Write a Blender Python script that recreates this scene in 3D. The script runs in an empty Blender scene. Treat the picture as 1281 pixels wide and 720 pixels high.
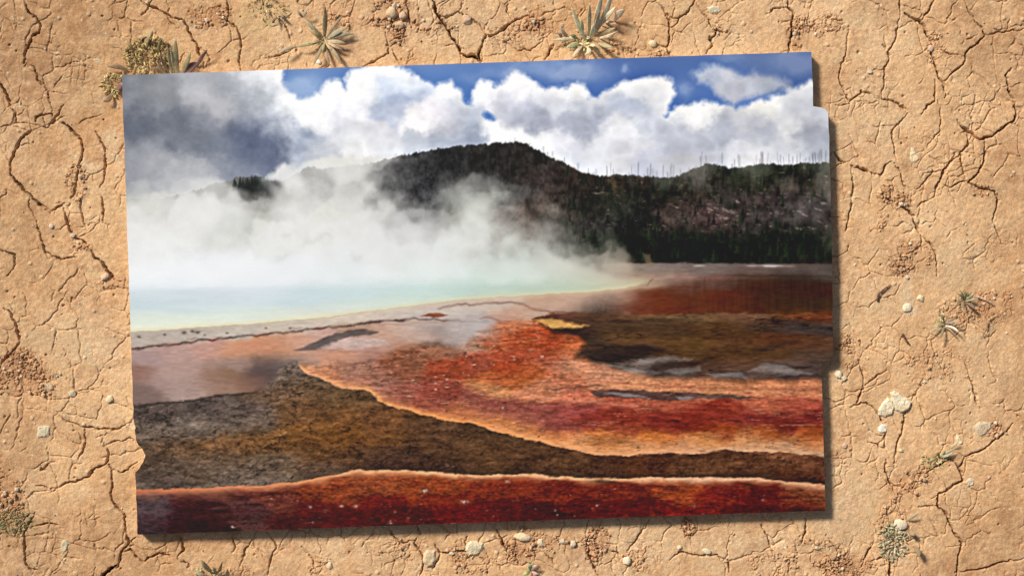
# A large photo print lying on dry cracked earth, seen from straight above.
import bpy, bmesh, math, random
import numpy as np
from mathutils import Vector, Matrix

S = 0.0005            # metres per layout unit (half a millimetre); layout x runs right, y runs down, z up
H = 0.95              # camera height in metres
D = bpy.data
SC = bpy.context.scene
COL = SC.collection

# ---------------------------------------------------------------- camera, sky, sun, exposure
cam_d = D.cameras.new("camera")
cam_d.sensor_width = 36
cam_d.angle = 2*math.atan(640.5*S/H)
cam_d.clip_start = 0.01
cam_d.clip_end = 500
cam = D.objects.new("camera", cam_d)
cam.location = (0, 0, H)
COL.objects.link(cam)
SC.camera = cam

SUN_EL, SUN_AZ = math.radians(38), math.radians(-45)      # light comes from the upper left
world = D.worlds.new("World")
SC.world = world
world.use_nodes = True
wn = world.node_tree
sky = wn.nodes.new("ShaderNodeTexSky")
sky.sky_type = 'NISHITA'
sky.sun_disc = False
sky.sun_elevation = SUN_EL
sky.sun_rotation = SUN_AZ
sky.air_density = 1.0
sky.dust_density = 2.5
wn.links.new(sky.outputs[0], wn.nodes["Background"].inputs[0])
wn.nodes["Background"].inputs[1].default_value = 0.07
sun_d = D.lights.new("sun", 'SUN')
sun_d.energy = 4.6
sun_d.angle = math.radians(11)                             # veiled sun: soft-edged shadows
sun_d.color = (1.0, 0.955, 0.88)
sun = D.objects.new("sun", sun_d)
sd = Vector((math.sin(SUN_AZ)*math.cos(SUN_EL), math.cos(SUN_AZ)*math.cos(SUN_EL), math.sin(SUN_EL)))
sun.rotation_euler = (-sd).to_track_quat('-Z', 'Y').to_euler()
sun.location = sd*5
COL.objects.link(sun)

SC.view_settings.view_transform = 'Standard'
SC.view_settings.look = 'None'
SC.view_settings.exposure = 0.2
SC.view_settings.gamma = 1.0
SC.view_settings.use_curve_mapping = False
GAIN = np.array([1.28, 1.27, 1.26], np.float32)              # white paper under this light, linear; the print's inks are mixed against it

# ---------------------------------------------------------------- noise tools
_tabs = {}
def _tab(seed):
    if seed not in _tabs:
        _tabs[seed] = np.random.RandomState(seed).rand(256, 256).astype(np.float32)
    return _tabs[seed]

def vnoise(x, y, seed):
    t = _tab(seed)
    xf, yf = np.floor(x), np.floor(y)
    ix, iy = xf.astype(np.int32), yf.astype(np.int32)
    fx, fy = (x - xf), (y - yf)
    fx = fx*fx*fx*(fx*(fx*6-15)+10); fy = fy*fy*fy*(fy*(fy*6-15)+10)
    a = t[ix & 255, iy & 255]; b = t[(ix+1) & 255, iy & 255]
    c = t[ix & 255, (iy+1) & 255]; d = t[(ix+1) & 255, (iy+1) & 255]
    return (a + (b-a)*fx)*(1-fy) + (c + (d-c)*fx)*fy

def fbm(x, y, sx, sy, seed, octv=4, gain=.5):
    """fractal noise, about -1..1, feature size sx by sy"""
    s = 0; amp = 1; tot = 0
    for o in range(octv):
        s = s + amp*(vnoise(x/sx*2**o + 17.3*o + seed*3.1, y/sy*2**o + 5.7*o + seed*1.7, seed+o) - .5)
        tot += amp; amp *= gain
    return s/tot*2.4

def sstep(a, b, x):
    t = np.clip((x-a)/(b-a), 0, 1)
    return t*t*(3-2*t)

def worley(x, y, cell, seed, jit=.9):
    """nearest and second nearest feature distance (in px) and a cell id 0..1"""
    gx, gy = x/cell, y/cell
    ix, iy = np.floor(gx).astype(np.int32), np.floor(gy).astype(np.int32)
    t1, t2, t3 = _tab(seed), _tab(seed+501), _tab(seed+907)
    f1 = np.full(x.shape, 9., np.float32); f2 = f1.copy(); cid = np.zeros(x.shape, np.float32)
    for dx in (-1, 0, 1):
        for dy in (-1, 0, 1):
            cx, cy = ix+dx, iy+dy
            qx = cx + .5 + jit*(t1[cx & 255, cy & 255]-.5)
            qy = cy + .5 + jit*(t2[cx & 255, cy & 255]-.5)
            d = np.sqrt((qx-gx)**2 + (qy-gy)**2).astype(np.float32)
            near = d < f1
            f2 = np.where(near, f1, np.minimum(f2, d))
            cid = np.where(near, t3[cx & 255, cy & 255], cid)
            f1 = np.minimum(f1, d)
    return f1*cell, f2*cell, cid

def crv(pts):
    p = np.array(pts, float)
    return lambda x: np.interp(x, p[:, 0], p[:, 1])

def polydist(px, py, pts):
    """signed distance to a polygon, negative inside"""
    P = np.array(pts, float); n = len(P)
    d = np.full(px.shape, 1e9, np.float32); ins = np.zeros(px.shape, bool)
    for i in range(n):
        ax, ay = P[i]; bx, by = P[(i+1) % n]
        ex, ey = bx-ax, by-ay
        t = np.clip(((px-ax)*ex + (py-ay)*ey)/(ex*ex+ey*ey+1e-9), 0, 1)
        d = np.minimum(d, (px-ax-t*ex)**2 + (py-ay-t*ey)**2)
        if ey != 0:
            cond = ((ay > py) != (by > py)) & (px < ex*(py-ay)/ey + ax)
            ins ^= cond
    d = np.sqrt(d)
    return np.where(ins, -d, d)

def field(px, py, pts, sx, sy):
    """smooth field through scattered samples (x, y, value...) by normalised gaussian weights"""
    pts = [tuple(p) for p in pts]
    V = np.array([p[2:] for p in pts], np.float32)
    num = np.zeros(px.shape + (V.shape[1],), np.float32); den = np.zeros(px.shape, np.float32)
    for (x0, y0, *_), v in zip(pts, V):
        q = ((px-x0)/sx)**2 + ((py-y0)/sy)**2
        w = np.exp(-q) + 1e-3/(1+q*q)
        den += w; num += w[..., None]*v
    return num/den[..., None]

def mix(base, col, a):
    col = np.asarray(col, np.float32)
    return base + (col - base)*np.asarray(a, np.float32)[..., None]

# ------------------------------------------------ the picture that is printed
# (coordinates in millimetre halves of the sheet's own layout, colours 0..255)
PX0, PY0, PX1, PY1 = 146, 58, 1050, 676
RIDGE = crv([(150,249),(200,248),(230,243),(250,236),(262,231),(290,225),(296,222),(330,221),(338,226),(360,224),(385,209),
  (400,211),(470,204),(480,200),(500,196),(520,191),(540,187),(560,185),(575,182),(590,181),(605,180),(625,178),(645,178),
  (657,179),(665,183),(680,191),(695,199),(710,206),(725,214),(740,219),(755,221),(770,218),(780,218),(800,219),(815,221),
  (828,223),(850,218),(870,210),(885,204),(895,206),(915,210),(940,207),(960,205),(980,206),(1000,203),(1050,204)])
POOL = crv([(150,416),(200,413),(250,409),(300,406),(340,403),(370,400),(400,398),(430,394),(460,390),(490,386),(520,382),
  (560,377),(590,374),(620,372),(660,370),(700,367),(740,365),(780,361),(800,356),(815,351),(830,344),(1050,338)])
SHORE = crv([(150,438),(200,432),(240,427),(280,423),(310,420),(340,417),(370,414),(400,411),(430,407),(460,404),(490,401),(520,399),(560,400),(600,402),(1050,402)])
MAT = crv([(371,453),(374,458),(380,464),(390,470),(410,478),(430,484),(450,486),(462,490),(470,497),(480,503),(495,509),(520,516),
  (550,523),(580,528),(600,531),(620,539),(650,548),(680,554),(700,559),(740,567),(760,570),(800,569),(830,567),(860,566),
  (900,563),(940,563),(980,566),(1010,568),(1050,571)])
CRUST = crv([(150,506),(200,503),(240,500),(270,494),(300,491),(330,486),(342,476),(352,464),(362,457),(371,454)])
RED = crv([(150,613),(200,611),(240,610),(280,608),(310,607),(340,605),(370,602),(400,597),(430,590),(450,587),(480,587),
  (510,588),(540,590),(570,593),(600,594),(640,593),(680,594),(720,597),(760,597),(800,598),(840,597),(880,597),(920,597),
  (945,597),(980,601),(1010,604),(1050,608)])
CLOUD = [(140,40),(352,40),(352,90),(355,103),(362,114),(372,121),(380,123),(390,121),(398,114),(404,107),(412,104),(421,102),
  (428,104),(432,109),(435,99),(441,92),(447,85),(470,82),(500,82),(512,88),(525,94),(537,104),(541,108),(548,104),(556,101),
  (562,101),(570,108),(577,115),(581,127),(586,132),(590,122),(592,111),(597,104),(604,100),(612,103),(618,108),(628,107),
  (633,103),(640,97),(647,93),(655,94),(662,98),(668,103),(676,108),(684,112),(695,110),(706,110),(712,107),(720,105),
  (728,107),(734,114),(738,121),(746,123),(754,122),(762,117),(770,110),(776,104),(784,102),(796,102),(808,101),(820,100),
  (838,101),(845,108),(842,120),(838,132),(836,143),(842,138),(850,134),(860,132),(880,131),(905,130),(915,133),(920,138),
  (926,136),(936,130),(946,127),(956,124),(966,120),(976,117),(986,113),(996,107),(1004,103),(1014,100),(1060,97),(1060,300),(140,300)]

def paint_print():
    xs = np.arange(PX0, PX1, dtype=np.float32); ys = np.arange(PY0, PY1, dtype=np.float32)
    X, Y = np.meshgrid(xs, ys)
    f = lambda sx, sy, seed, o=4, g=.5: fbm(X, Y, sx, sy, seed, o, g).astype(np.float32)
    w1x, w1y = f(26, 26, 1), f(26, 26, 2)
    w2x, w2y = f(9, 9, 3, 3), f(9, 9, 4, 3)
    n_f = f(5, 4, 5, 3); n_m = f(18, 14, 6); n_s = f(22, 4.5, 7, 4, .6); n_ss = f(9, 2.4, 8, 3, .6); n_b = f(60, 45, 9)
    n_e = f(18, 6, 55, 4, .55)*2.6; n_x = f(3.4, 1.7, 56, 2, .7)
    # --- sky
    c = field(X, Y, [(360,95,93,133,196),(430,90,88,128,196),(390,112,120,155,210),(520,85,92,132,200),(580,100,86,130,200),
        (600,85,80,118,188),(680,85,84,122,190),(745,80,72,108,178),(745,112,78,116,188),(800,80,70,104,174),(850,75,68,102,172),
        (870,105,76,112,182),(850,128,82,120,190),(980,75,76,106,166),(1010,85,72,102,166),(920,130,90,125,192)], 40, 25)
    for x, y, rx, ry, cl, a in ((720,90,36,12,(158,176,212),.6),(665,84,40,8,(140,165,210),.45),(605,95,30,7,(125,155,208),.4),
        (640,98,14,9,(180,195,222),.5),(783,86,5,5,(140,165,210),.6),(1000,80,45,12,(128,146,186),.55),(915,72,22,8,(120,145,190),.5),
        (855,115,9,10,(150,172,212),.5),(380,112,26,12,(165,190,226),.6)):
        q = np.exp(-(((X+w1x*9-x)/rx)**2 + ((Y+w1y*7-y)/ry)**2))
        c = mix(c, cl, a*np.clip(q*1.3 + .5*n_m*q, 0, 1))
    q = polydist(X+w1x*6+w2x*3, Y+w1y*6+w2y*3, [(866,92),(880,86),(900,83),(912,88),(925,92),(945,90),(965,93),(985,103),(990,112),(970,112),(945,118),(930,124),(918,131),(908,124),(890,112),(874,104)])
    tc = field(X, Y, [(880,95,170,182,206),(920,100,186,188,200),(960,100,168,176,192),(985,108,150,160,184),(922,124,184,186,200)], 25, 15)
    c = mix(c, tc + n_m[..., None]*16, .95*sstep(7, -7, q))
    lum = c.mean(-1, keepdims=True); c = lum*1.03 + (c-lum)*.80 + 4
    # cumulus
    d = polydist(X + w1x*4 + w2x*3, Y + w1y*4 + w2y*3, CLOUD)
    for hx, hy, r in ((611,145,7), (585,130,3.5)):
        d = np.maximum(d, r - np.hypot((X-hx + w2x*3 - (Y-hy)*.5), (Y-hy + w2y*3)*1.35))
    w3x, w3y = f(17, 15, 28, 4, .6), f(17, 15, 29, 4, .6)
    wx, wy = X + w1x*9 + w3x*8, Y + w1y*8 + w3y*6
    CP = [(160,100,122,128,138),(200,112,142,146,154),(165,155,98,106,126),(180,130,136,141,150),(215,160,114,122,136),
        (180,185,140,144,154),(160,215,150,154,164),(180,225,156,158,166),(205,205,164,166,174),(245,212,178,180,186),(222,228,186,188,192),(300,192,106,118,148),
        (270,175,124,132,150),(250,150,126,133,148),(330,172,84,98,132),(340,200,92,104,134),(345,185,96,108,140),(310,210,128,138,160),(280,215,160,164,174),
        (262,125,186,186,190),(255,102,170,173,180),(285,110,140,148,160),(300,115,168,173,182),(310,135,130,139,155),(335,140,190,198,212),
        (325,125,160,168,182),(320,93,226,226,230),(345,92,238,240,244),(345,110,205,212,222),(348,128,238,240,242),(358,140,242,243,244),(345,155,165,174,190),(362,165,172,180,196),
        (364,185,152,162,182),(350,205,120,130,156),(275,138,178,178,184),(285,132,196,194,196),
        (470,92,252,252,252),(450,110,248,249,250),(482,106,214,222,236),(505,98,240,243,247),(500,130,192,200,216),(486,140,204,210,222),
        (525,105,205,214,230),(440,135,240,240,243),(410,120,246,247,249),(420,150,222,223,228),(395,140,248,247,247),(385,152,246,246,246),(382,172,190,196,207),
        (460,165,226,226,230),(520,145,248,246,246),(545,140,236,234,238),(555,112,246,246,248),(572,125,212,216,224),(560,150,204,206,214),(562,175,188,193,203),
        (520,190,204,208,215),(480,190,222,224,228),(450,185,238,238,238),(425,175,228,229,232),(400,192,206,208,213),(376,198,190,196,206),(590,172,172,178,190),(588,150,196,202,213),
        (606,118,238,239,243),(655,108,240,240,243),(640,132,212,214,222),(668,148,184,187,198),(650,152,188,191,202),(720,116,242,242,242),(738,132,205,208,216),(745,152,178,182,194),
        (725,160,190,193,203),(690,128,222,224,230),(640,165,248,248,246),(620,158,246,246,246),(665,172,240,240,240),(700,178,228,228,233),(760,168,228,229,232),(775,155,236,236,238),(800,118,228,229,232),
        (810,150,214,217,224),(785,140,190,196,210),(782,152,238,238,240),(790,185,222,222,227),(740,200,226,227,232),(715,200,222,224,230),(830,115,226,227,230),(835,165,206,209,217),(870,145,236,236,236),(870,172,204,206,214),
        (905,158,194,197,206),(930,150,206,207,212),(960,138,234,233,230),(985,148,206,207,212),(960,168,194,196,204),(1012,165,184,186,194),
        (1010,115,216,218,222),(1000,130,212,214,218),(990,160,232,231,230),(950,188,226,226,229),(985,192,216,217,222),(930,195,220,221,226),(850,195,196,198,206),(880,200,200,202,210),(1025,192,190,193,200),(1028,148,214,215,220),(820,205,206,208,218),(345,165,92,106,142),(338,190,84,98,134),(318,180,90,104,136),(300,205,116,126,150),(240,180,114,122,138),(300,150,106,116,140)]
    cr, cl_ = field(wx, wy, CP, 17, 12), field(wx + f(70,50,24)*6, wy, CP, 30, 19)
    cc = mix(cr, 0, 0)*0 + cr + (cl_-cr)*(.75*sstep(372, 330, X))[..., None]
    ct = sstep(350, 385, X)[..., None]
    cc = cc + ct*((cc-224)*.42 + 1 - 5*f(40, 30, 25, 3)[..., None]) + (1-ct)*((cc-134)*.18 + (f(16, 13, 26, 4, .6)*8)[..., None])
    cc = mix(cc, (206,208,214), .6*(1-ct[..., 0])*np.clip(f(13, 10, 27, 4, .6)-.25, 0, 1)*np.exp(-(((X-285)/50)**2 + ((Y-118)/26)**2)))
    lm = cc.mean(-1, keepdims=True); cc = lm + (cc-lm)*(.62 + .38*ct)
    edge = np.exp(-np.clip(-d-2, 0, 50)/6.0)
    br = (X > 365).astype(np.float32)
    billow = np.abs(f(26, 22, 21, 3, .5))*-22 + 7
    cc = cc + (billow*np.where(X < 345, .2, .8) + n_m*np.where(X < 345, 5, 7) + n_f*1.2)[..., None]
    cc = mix(cc, (250,250,252), edge*.36*br*sstep(420, 380, Y))
    c = mix(c, np.clip(cc, 0, 253), sstep(4.5, -5.5, d + f(7,7,23,3)*2.2 - 1.0))
    # --- hills
    hx, hy = X + w2x*3, Y + w2y*3
    hc = field(hx, hy, [(520,205,52,52,54),(500,230,56,56,58),(560,200,46,46,46),(620,195,40,36,34),(600,215,44,42,42),(680,230,52,43,40),(640,240,52,48,46),(640,190,42,38,34),
        (668,262,82,66,58),(650,275,86,64,56),(690,258,84,70,60),(700,275,58,52,46),(735,230,50,39,32),(720,255,40,38,32),(755,240,36,36,26),(790,228,52,40,32),(820,235,34,34,26),
        (780,255,44,44,38),(800,280,26,28,26),(740,290,50,48,44),(760,310,34,38,34),(850,240,48,44,34),(870,262,80,60,56),(845,275,80,62,54),(890,275,76,56,54),(900,215,38,38,28),(905,250,52,46,42),
        (885,220,60,52,46),(950,225,40,42,28),(960,250,66,54,52),(1000,230,64,54,46),(985,260,70,60,58),(1020,255,54,46,46),(1030,225,52,44,34),(1030,280,44,38,36),(920,210,34,40,26),(980,212,34,40,26),(1020,210,30,36,24),(960,280,64,56,54),
        (930,290,52,46,42),(860,295,24,30,22),(840,310,22,28,22),(900,305,20,26,19),(960,300,28,34,24),(1010,300,26,32,22),(930,318,18,22,16),(870,326,34,30,22),(1000,322,36,34,22),(1030,322,40,38,26),(800,315,24,26,22),(820,325,48,38,32)], 22, 14)
    mott = f(6, 8, 31, 3, .7); tufts = f(3.2, 6, 32, 2, .7)
    sunk = sstep(286, 306, Y + w1y*12) + sstep(18, 2, Y-RIDGE(X))*.5
    hc = hc.mean(-1, keepdims=True)*.2 + hc*.76 + 3
    hc = hc * (1 + mott*.5 + f(11, 9, 37, 3)*.3)[..., None] + (n_f*4)[..., None]
    tv = f(2.2, 9, 38, 2)
    hc = hc + np.array([66,62,56])*(np.clip(tv-.6, 0, 1)*.9*np.clip(n_b+.5, 0, 1)*sstep(0, 12, Y-RIDGE(X)))[..., None]
    hc = hc * (1 - .40*np.clip(sunk, 0, 1)*np.clip(tufts*1.4, 0, 1))[..., None]
    lg = f(7, 2.6, 33, 2); lg2 = fbm(X + Y*1.4, Y - X*.35, 16, 2.2, 34, 2)
    logs = np.clip(lg2 - .62, 0, 1)*np.clip(n_b+.55, 0, 1)*sstep(225, 240, Y)*sstep(300, 285, Y)*sstep(700, 760, X)
    hc = hc + np.array([110,98,92])*np.clip(logs*3.4, 0, .7)[..., None]
    spk = np.clip(lg - .78, 0, 1)*2.2*sstep(310, 285, Y)*sstep(660, 720, X)
    hc = hc + np.array([90,80,66])*np.clip(spk*1.4, 0, .75)[..., None]
    q = polydist(X + w2x*2, Y + w2y*2, [(758,226),(766,222),(772,230),(769,246),(764,246),(763,235)])
    hc = mix(hc, (112,90,66), .6*sstep(4, -3, q)*np.clip(.8+n_x, 0, 1))
    bumps = f(4.2, 50, 35, 2)*1.3 + f(2.3, 50, 36, 1)*.9 + w1y*1.2
    hm = sstep(-1.0, 1.0, Y - RIDGE(X) + bumps)
    # a stand of firs on the far left shoulder and bare trunks along the ridge
    fir = hm*0
    rs = np.random.RandomState(4)
    for i in range(34):
        x0 = 293 + rs.rand()*43; top = 218 + rs.rand()*6 + abs(x0-315)*.12; base = 243 - abs(x0-316)*.4
        u = (Y-top)/(base-top)
        fir = np.maximum(fir, sstep(1, -.6, np.abs(X-x0) - np.clip(u, 0, 1)*3.0)*(u > 0)*(sstep(1.15, .7, u)))
    trunks = hm*0
    for i in range(150):
        x0 = 478 + rs.rand()*560
        if x0 < 590 and rs.rand() < .45: continue
        hgt = (5 + 15*rs.rand()**1.6)*(1. if x0 > 640 else .6)*(1.15 if x0 > 745 else .8)
        yb = RIDGE(x0) + 3; lean = rs.randn()*.05; th = .55 + .45*rs.rand()
        xx = x0 + (Y-yb)*lean
        u = (yb - Y)/hgt
        trunks = np.maximum(trunks, np.clip(th + .25 - np.abs(X-xx), 0, 1)*(u > 0)*sstep(1.0, .75, u)*(.35 + .45*rs.rand()))
    far = sstep(262, 242, Y)*sstep(352, 335, X)
    hc = mix(hc, (150,150,144), sstep(350, 280, X)*.75)
    c = mix(c, (88,88,94), trunks*.7*(1-.5*hm))
    c = mix(c, hc, hm)
    c = mix(c, np.array([36,42,40]) + n_f[..., None]*10, fir)
    # single conifers and standing dead trunks on the slopes
    def win(x0, x1, y0, y1): return np.s_[max(0, int(y0)-PY0):max(0, int(y1)-PY0), max(0, int(x0)-PX0):max(0, int(x1)-PX0)]
    for i in range(420):
        x0 = 700 + rs.rand()*345; yb = (292 + 38*rs.rand()**.8) if i < 250 else RIDGE(x0) + 8 + rs.rand()**1.5*80
        if i >= 250 and rs.rand() < .35 and yb > 250: continue
        hgt = 8 + 9*rs.rand(); wd = hgt*(.16 + .1*rs.rand()); sl = win(x0-6, x0+7, yb-hgt-1, yb+2)
        xx, yy = X[sl], Y[sl]
        if not xx.size: continue
        u = np.clip((yy-yb+hgt)/hgt, 0, 1)
        jag = 1 + .35*np.sin(u*(16+6*rs.rand()) + rs.rand()*6)
        m_ = sstep(.7, -.5, np.abs(xx-x0) - u*wd*jag)*(yy > yb-hgt)*(yy < yb)*hm[sl]
        b = .55 + .75*rs.rand()
        c[sl] = mix(c[sl], np.array([30, 37, 27])*b + (xx[..., None] < x0)*np.array([7, 8, 5])*b, .8*m_)
    for i in range(330):
        x0 = 600 + rs.rand()*445; yb = RIDGE(x0) + 6 + rs.rand()*72; hgt = 5 + 8*rs.rand(); sl = win(x0-3, x0+4, yb-hgt-1, yb+2)
        xx, yy = X[sl], Y[sl]
        if not xx.size or yb > 300: continue
        m_ = np.clip(.95 - np.abs(xx-x0 - (yy-yb)*rs.randn()*.12), 0, 1)*(yy > yb-hgt)*(yy < yb)*hm[sl]
        c[sl] = mix(c[sl], np.array([112, 104, 96]), (.08+.28*rs.rand())*m_)
    # --- plain beyond the pool
    pl = field(X + w1x*6, Y + w2y*1.2, [(760,330,150,138,126),(790,333,140,125,112),(820,338,132,118,110),(880,337,118,104,98),(940,338,106,90,84),(1000,338,96,82,76),(1035,340,86,76,70),(1000,346,64,50,44),(940,346,92,68,56),
        (820,347,158,130,112),(850,348,150,118,104),(800,352,176,150,120),(860,360,112,72,56),(900,352,120,84,72),(950,356,86,52,36),(1000,358,78,50,34),(1030,365,82,50,34),
        (860,375,108,58,40),(900,372,114,56,36),(930,378,100,56,36),(980,375,80,54,38),(1020,380,82,58,42),(820,370,106,52,34),(780,374,142,100,82),(760,372,168,140,118),(800,383,104,56,40),
        (740,378,176,150,132),(700,382,172,140,122),(760,386,130,88,72),(840,385,112,54,34),(900,388,116,62,40),(1000,390,96,62,40),(720,374,196,180,156),(660,376,190,164,144)], 22, 6.5)
    pl = pl*(1 + n_ss*.12 + np.where((Y > 346) & (X > 860), f(3.5, 22, 41, 3)*.10, 0))[..., None]
    pl = pl*(1 - .22*(sstep(346, 352, Y)*sstep(800, 900, X)))[..., None]
    t = sstep(328.5, 331.5, Y + w2y*1.2 + (1050-X)*.004)*sstep(735, 790, X)
    c = mix(c, pl, t)
    ws = np.exp(-((Y-332.3-w2y*.5)/1.1)**2)*np.clip(f(22, 40, 42, 2)*1.3 - .1, 0, 1)*sstep(835, 850, X)*sstep(1010, 985, X)
    c = mix(c, (214,204,194), np.clip(ws*1.8, 0, .9))
    c = mix(c, (54,40,34), .6*np.exp(-((Y-345-(X-960)*.012+w2y)/1.8)**2)*sstep(880, 950, X))
    # --- pool
    pc = field(X, Y, [(180,350,236,241,246),(300,345,236,241,246),(300,372,214,224,230),(200,374,206,219,224),(180,382,196,213,217),(260,380,206,220,224),(380,378,194,214,222),(300,392,216,230,222),(180,398,222,231,218),
        (220,408,228,229,206),(350,395,222,229,212),(330,402,230,228,206),(450,350,222,231,232),(450,367,198,218,222),(440,382,216,228,216),(500,350,218,230,228),(520,366,194,218,212),(520,376,214,224,204),(420,394,224,218,196),
        (580,350,206,222,214),(590,362,186,210,200),(650,350,190,208,196),(650,361,172,200,184),(650,368,204,205,174),(700,352,190,202,184),(710,360,182,200,176),(740,350,194,200,180),(745,358,190,196,166),(780,350,196,182,148),(790,356,200,180,142)], 55, 9)
    pc = pc + (n_ss*3 + f(50, 6, 43, 3)*5)[..., None]
    pc = mix(pc, (224,230,228), .14)
    e = Y - POOL(X) - w2y*.9
    pm = sstep(322 + 22*sstep(700, 790, X), 334 + 18*sstep(700, 790, X), Y)*sstep(1.0, -1.0, e)*sstep(835, 780, X)
    c = mix(c, pc, pm)
    pool_m = pm
    # --- flats in front of the pool
    fl = field(X + w1x*9, Y + w2y*2.2, [(170,424,186,172,158),(230,418,190,176,162),(300,413,196,182,166),(360,408,204,188,170),(440,398,212,196,178),(500,390,208,194,180),(560,388,204,188,176),(620,378,206,188,172),
        (180,445,172,142,136),(220,440,186,150,140),(260,437,196,150,134),(300,438,206,146,112),(330,432,206,142,108),(350,440,200,140,108),(240,462,176,142,130),(200,475,164,134,126),(170,468,146,108,94),(176,490,128,104,96),(230,485,168,142,132),
        (275,470,138,104,82),(285,485,150,116,98),(300,455,160,130,116),(310,478,136,98,80),(330,465,98,78,72),(345,460,92,78,76),(345,476,84,72,70),(365,460,120,108,104),(360,450,138,116,104),(330,450,124,96,82),(380,445,196,150,126),(420,445,202,146,118),
        (400,425,196,156,142),(450,430,198,166,154),(480,430,196,160,146),(480,414,200,158,134),(450,412,170,134,112),(520,420,196,166,150),(500,405,196,172,158),(560,410,186,170,162),(600,405,186,172,168),(600,425,178,158,150),(540,402,192,172,162),
        (640,395,196,152,128),(660,388,196,160,136),(640,410,190,118,84),(500,432,182,128,100),(470,440,176,126,108),(380,432,204,158,134),(360,425,204,150,120),(215,470,178,146,134),(255,478,166,134,120)], 20, 8)
    fl = fl*(1 + n_ss*.06)[..., None]
    fm = sstep(-.8, .8, e)*sstep(800, 700, X + (Y-380)*2)
    c = mix(c, fl, fm)
    c = mix(c, (228,214,172), .55*np.exp(-((e+1.5)/2.2)**2)*sstep(820, 780, X))
    c = mix(c, (222,180,140), .35*np.exp(-((e-2)/2)**2)*sstep(380, 600, X)*sstep(820, 780, X))
    s = Y - SHORE(X) - w2y*2.0
    c = mix(c, (84,60,56), .85*np.exp(-(s/1.5)**2)*(.55+.45*sstep(-.5, .5, f(14, 10, 44)))*sstep(640, 500, X))
    c = mix(c, (120,88,76), .4*np.exp(-((s+4)/1.2)**2)*sstep(0, .5, f(18, 10, 45))*sstep(420, 360, X))
    for x, y, r in ((230,415,3.2),(241,414,2.6),(247,415,2.8),(206,418,2),(174,421,2.4),(284,416,2),(333,410,1.6),(363,410,1.8),(256,419,1.5)):
        c = mix(c, (92,74,66), .8*np.exp(-(((X-x+w2x)/r)**2 + ((Y-y+w2y)/(r*.6))**2)))
    def patch(c, pts, col, soft=1.5, a=.95, warp=2.5, tex=.1):
        q = polydist(X + w2x*warp + n_ss*1.5, Y + w2y*warp*.5, pts)
        return mix(c, np.asarray(col)*(1 + (n_s*tex + n_ss*tex)[..., None]), a*sstep(soft, -soft, q))
    c = patch(c, [(368,438),(385,431),(410,420),(430,414),(455,411),(474,414),(465,418),(445,420),(425,426),(410,434),(398,438)], (108,94,88))
    c = patch(c, [(398,436),(415,428),(440,422),(478,424),(488,430),(460,434),(440,437)], (198,170,160), 2.5, .7)
    c = patch(c, [(526,395),(540,391),(551,391),(560,395),(550,397)], (150,84,56), 1)
    # thin wandering rivulet lines
    def line(c, pts, col, wd, a):
        g = crv(pts); x0, x1 = pts[0][0], pts[-1][0]
        return mix(c, col, a*np.exp(-((Y-g(X)-w2y*1.6)/wd)**2)*sstep(x0-4, x0+4, X)*sstep(x1+4, x1-4, X)*(.7+.3*n_m))
    c = line(c, [(548,386),(560,383),(575,381),(600,380),(640,378),(655,381),(665,386),(700,391),(740,395),(810,397)], (112,72,58), 1.5, .85)
    c = line(c, [(600,397),(615,398),(625,402)], (150,100,84), 1.2, .7)
    c = line(c, [(372,437),(420,438),(480,441),(520,438)], (160,112,92), 1.0, .55)
    c = line(c, [(470,407),(520,404),(560,403)], (186,132,108), 1.2, .6)
    # --- olive-brown flat on the right
    ol = field(X + w1x*10, Y + w2y*2, [(690,394,104,76,66),(740,400,84,66,56),(800,396,102,80,62),(860,394,112,92,70),(940,393,116,90,72),(1000,394,112,72,46),(1035,398,104,62,44),(680,412,74,56,48),(720,412,62,48,44),(770,408,74,60,48),(840,410,78,62,48),(900,412,86,66,46),
        (960,405,74,60,52),(1000,408,70,64,64),(1035,410,72,64,62),(740,428,64,54,48),(790,425,92,72,52),(860,430,92,72,48),(930,425,86,64,46),(980,425,86,58,42),(1020,430,88,66,54),(740,442,56,48,46),(770,448,52,46,46),(800,440,58,48,46),(850,448,84,66,48),(920,440,82,62,44),(960,442,86,66,48),(1020,445,84,70,62),
        (780,460,120,112,112),(820,455,108,102,102),(840,462,70,58,56),(880,462,86,68,60),(940,458,92,70,58),(970,460,112,106,106),(1010,462,86,76,74),(1035,455,84,76,74),(830,470,90,82,80),(920,470,96,88,88),(990,472,74,66,66),(720,435,84,62,50)], 24, 6.5)
    ol = ol*np.array([1.0, .90, .82])*(1 + n_ss*.13 + n_s*.15 - .35*np.exp(-(fbm(X, Y - X*.06, 60, 6, 46, 4, .6)/.08)**2)*np.clip(n_b+.4, 0, 1))[..., None]
    OT = crv([(640,402),(665,396),(700,391),(740,394),(810,395),(900,393),(1050,391)])
    qo = polydist(X + w1x*3 + w2x*3, Y + w2y*2.2, [(664,397),(700,390),(810,393),(900,392),(1060,390),(1060,476),(1000,474),(930,472),(870,474),(830,474),(800,469),(775,463),(757,458),(735,453),(721,447),(728,440),(731,430),(720,423),(690,419),(672,413)])
    om = sstep(1.6, -1.6, qo)
    c = mix(c, ol, om)
    for pts in ([(800,449),(830,446),(868,448),(850,452),(815,456),(798,455)], [(830,463),(876,457),(874,463),(850,468)], [(940,464),(955,455),(975,455),(1000,462),(1018,467),(990,468),(960,464)], [(770,458),(800,460),(825,466),(800,468),(780,463)], [(880,468),(930,466),(936,472),(895,473)]):
        c = patch(c, pts, (140,132,128), 2.2, .5, 4, .12)
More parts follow.
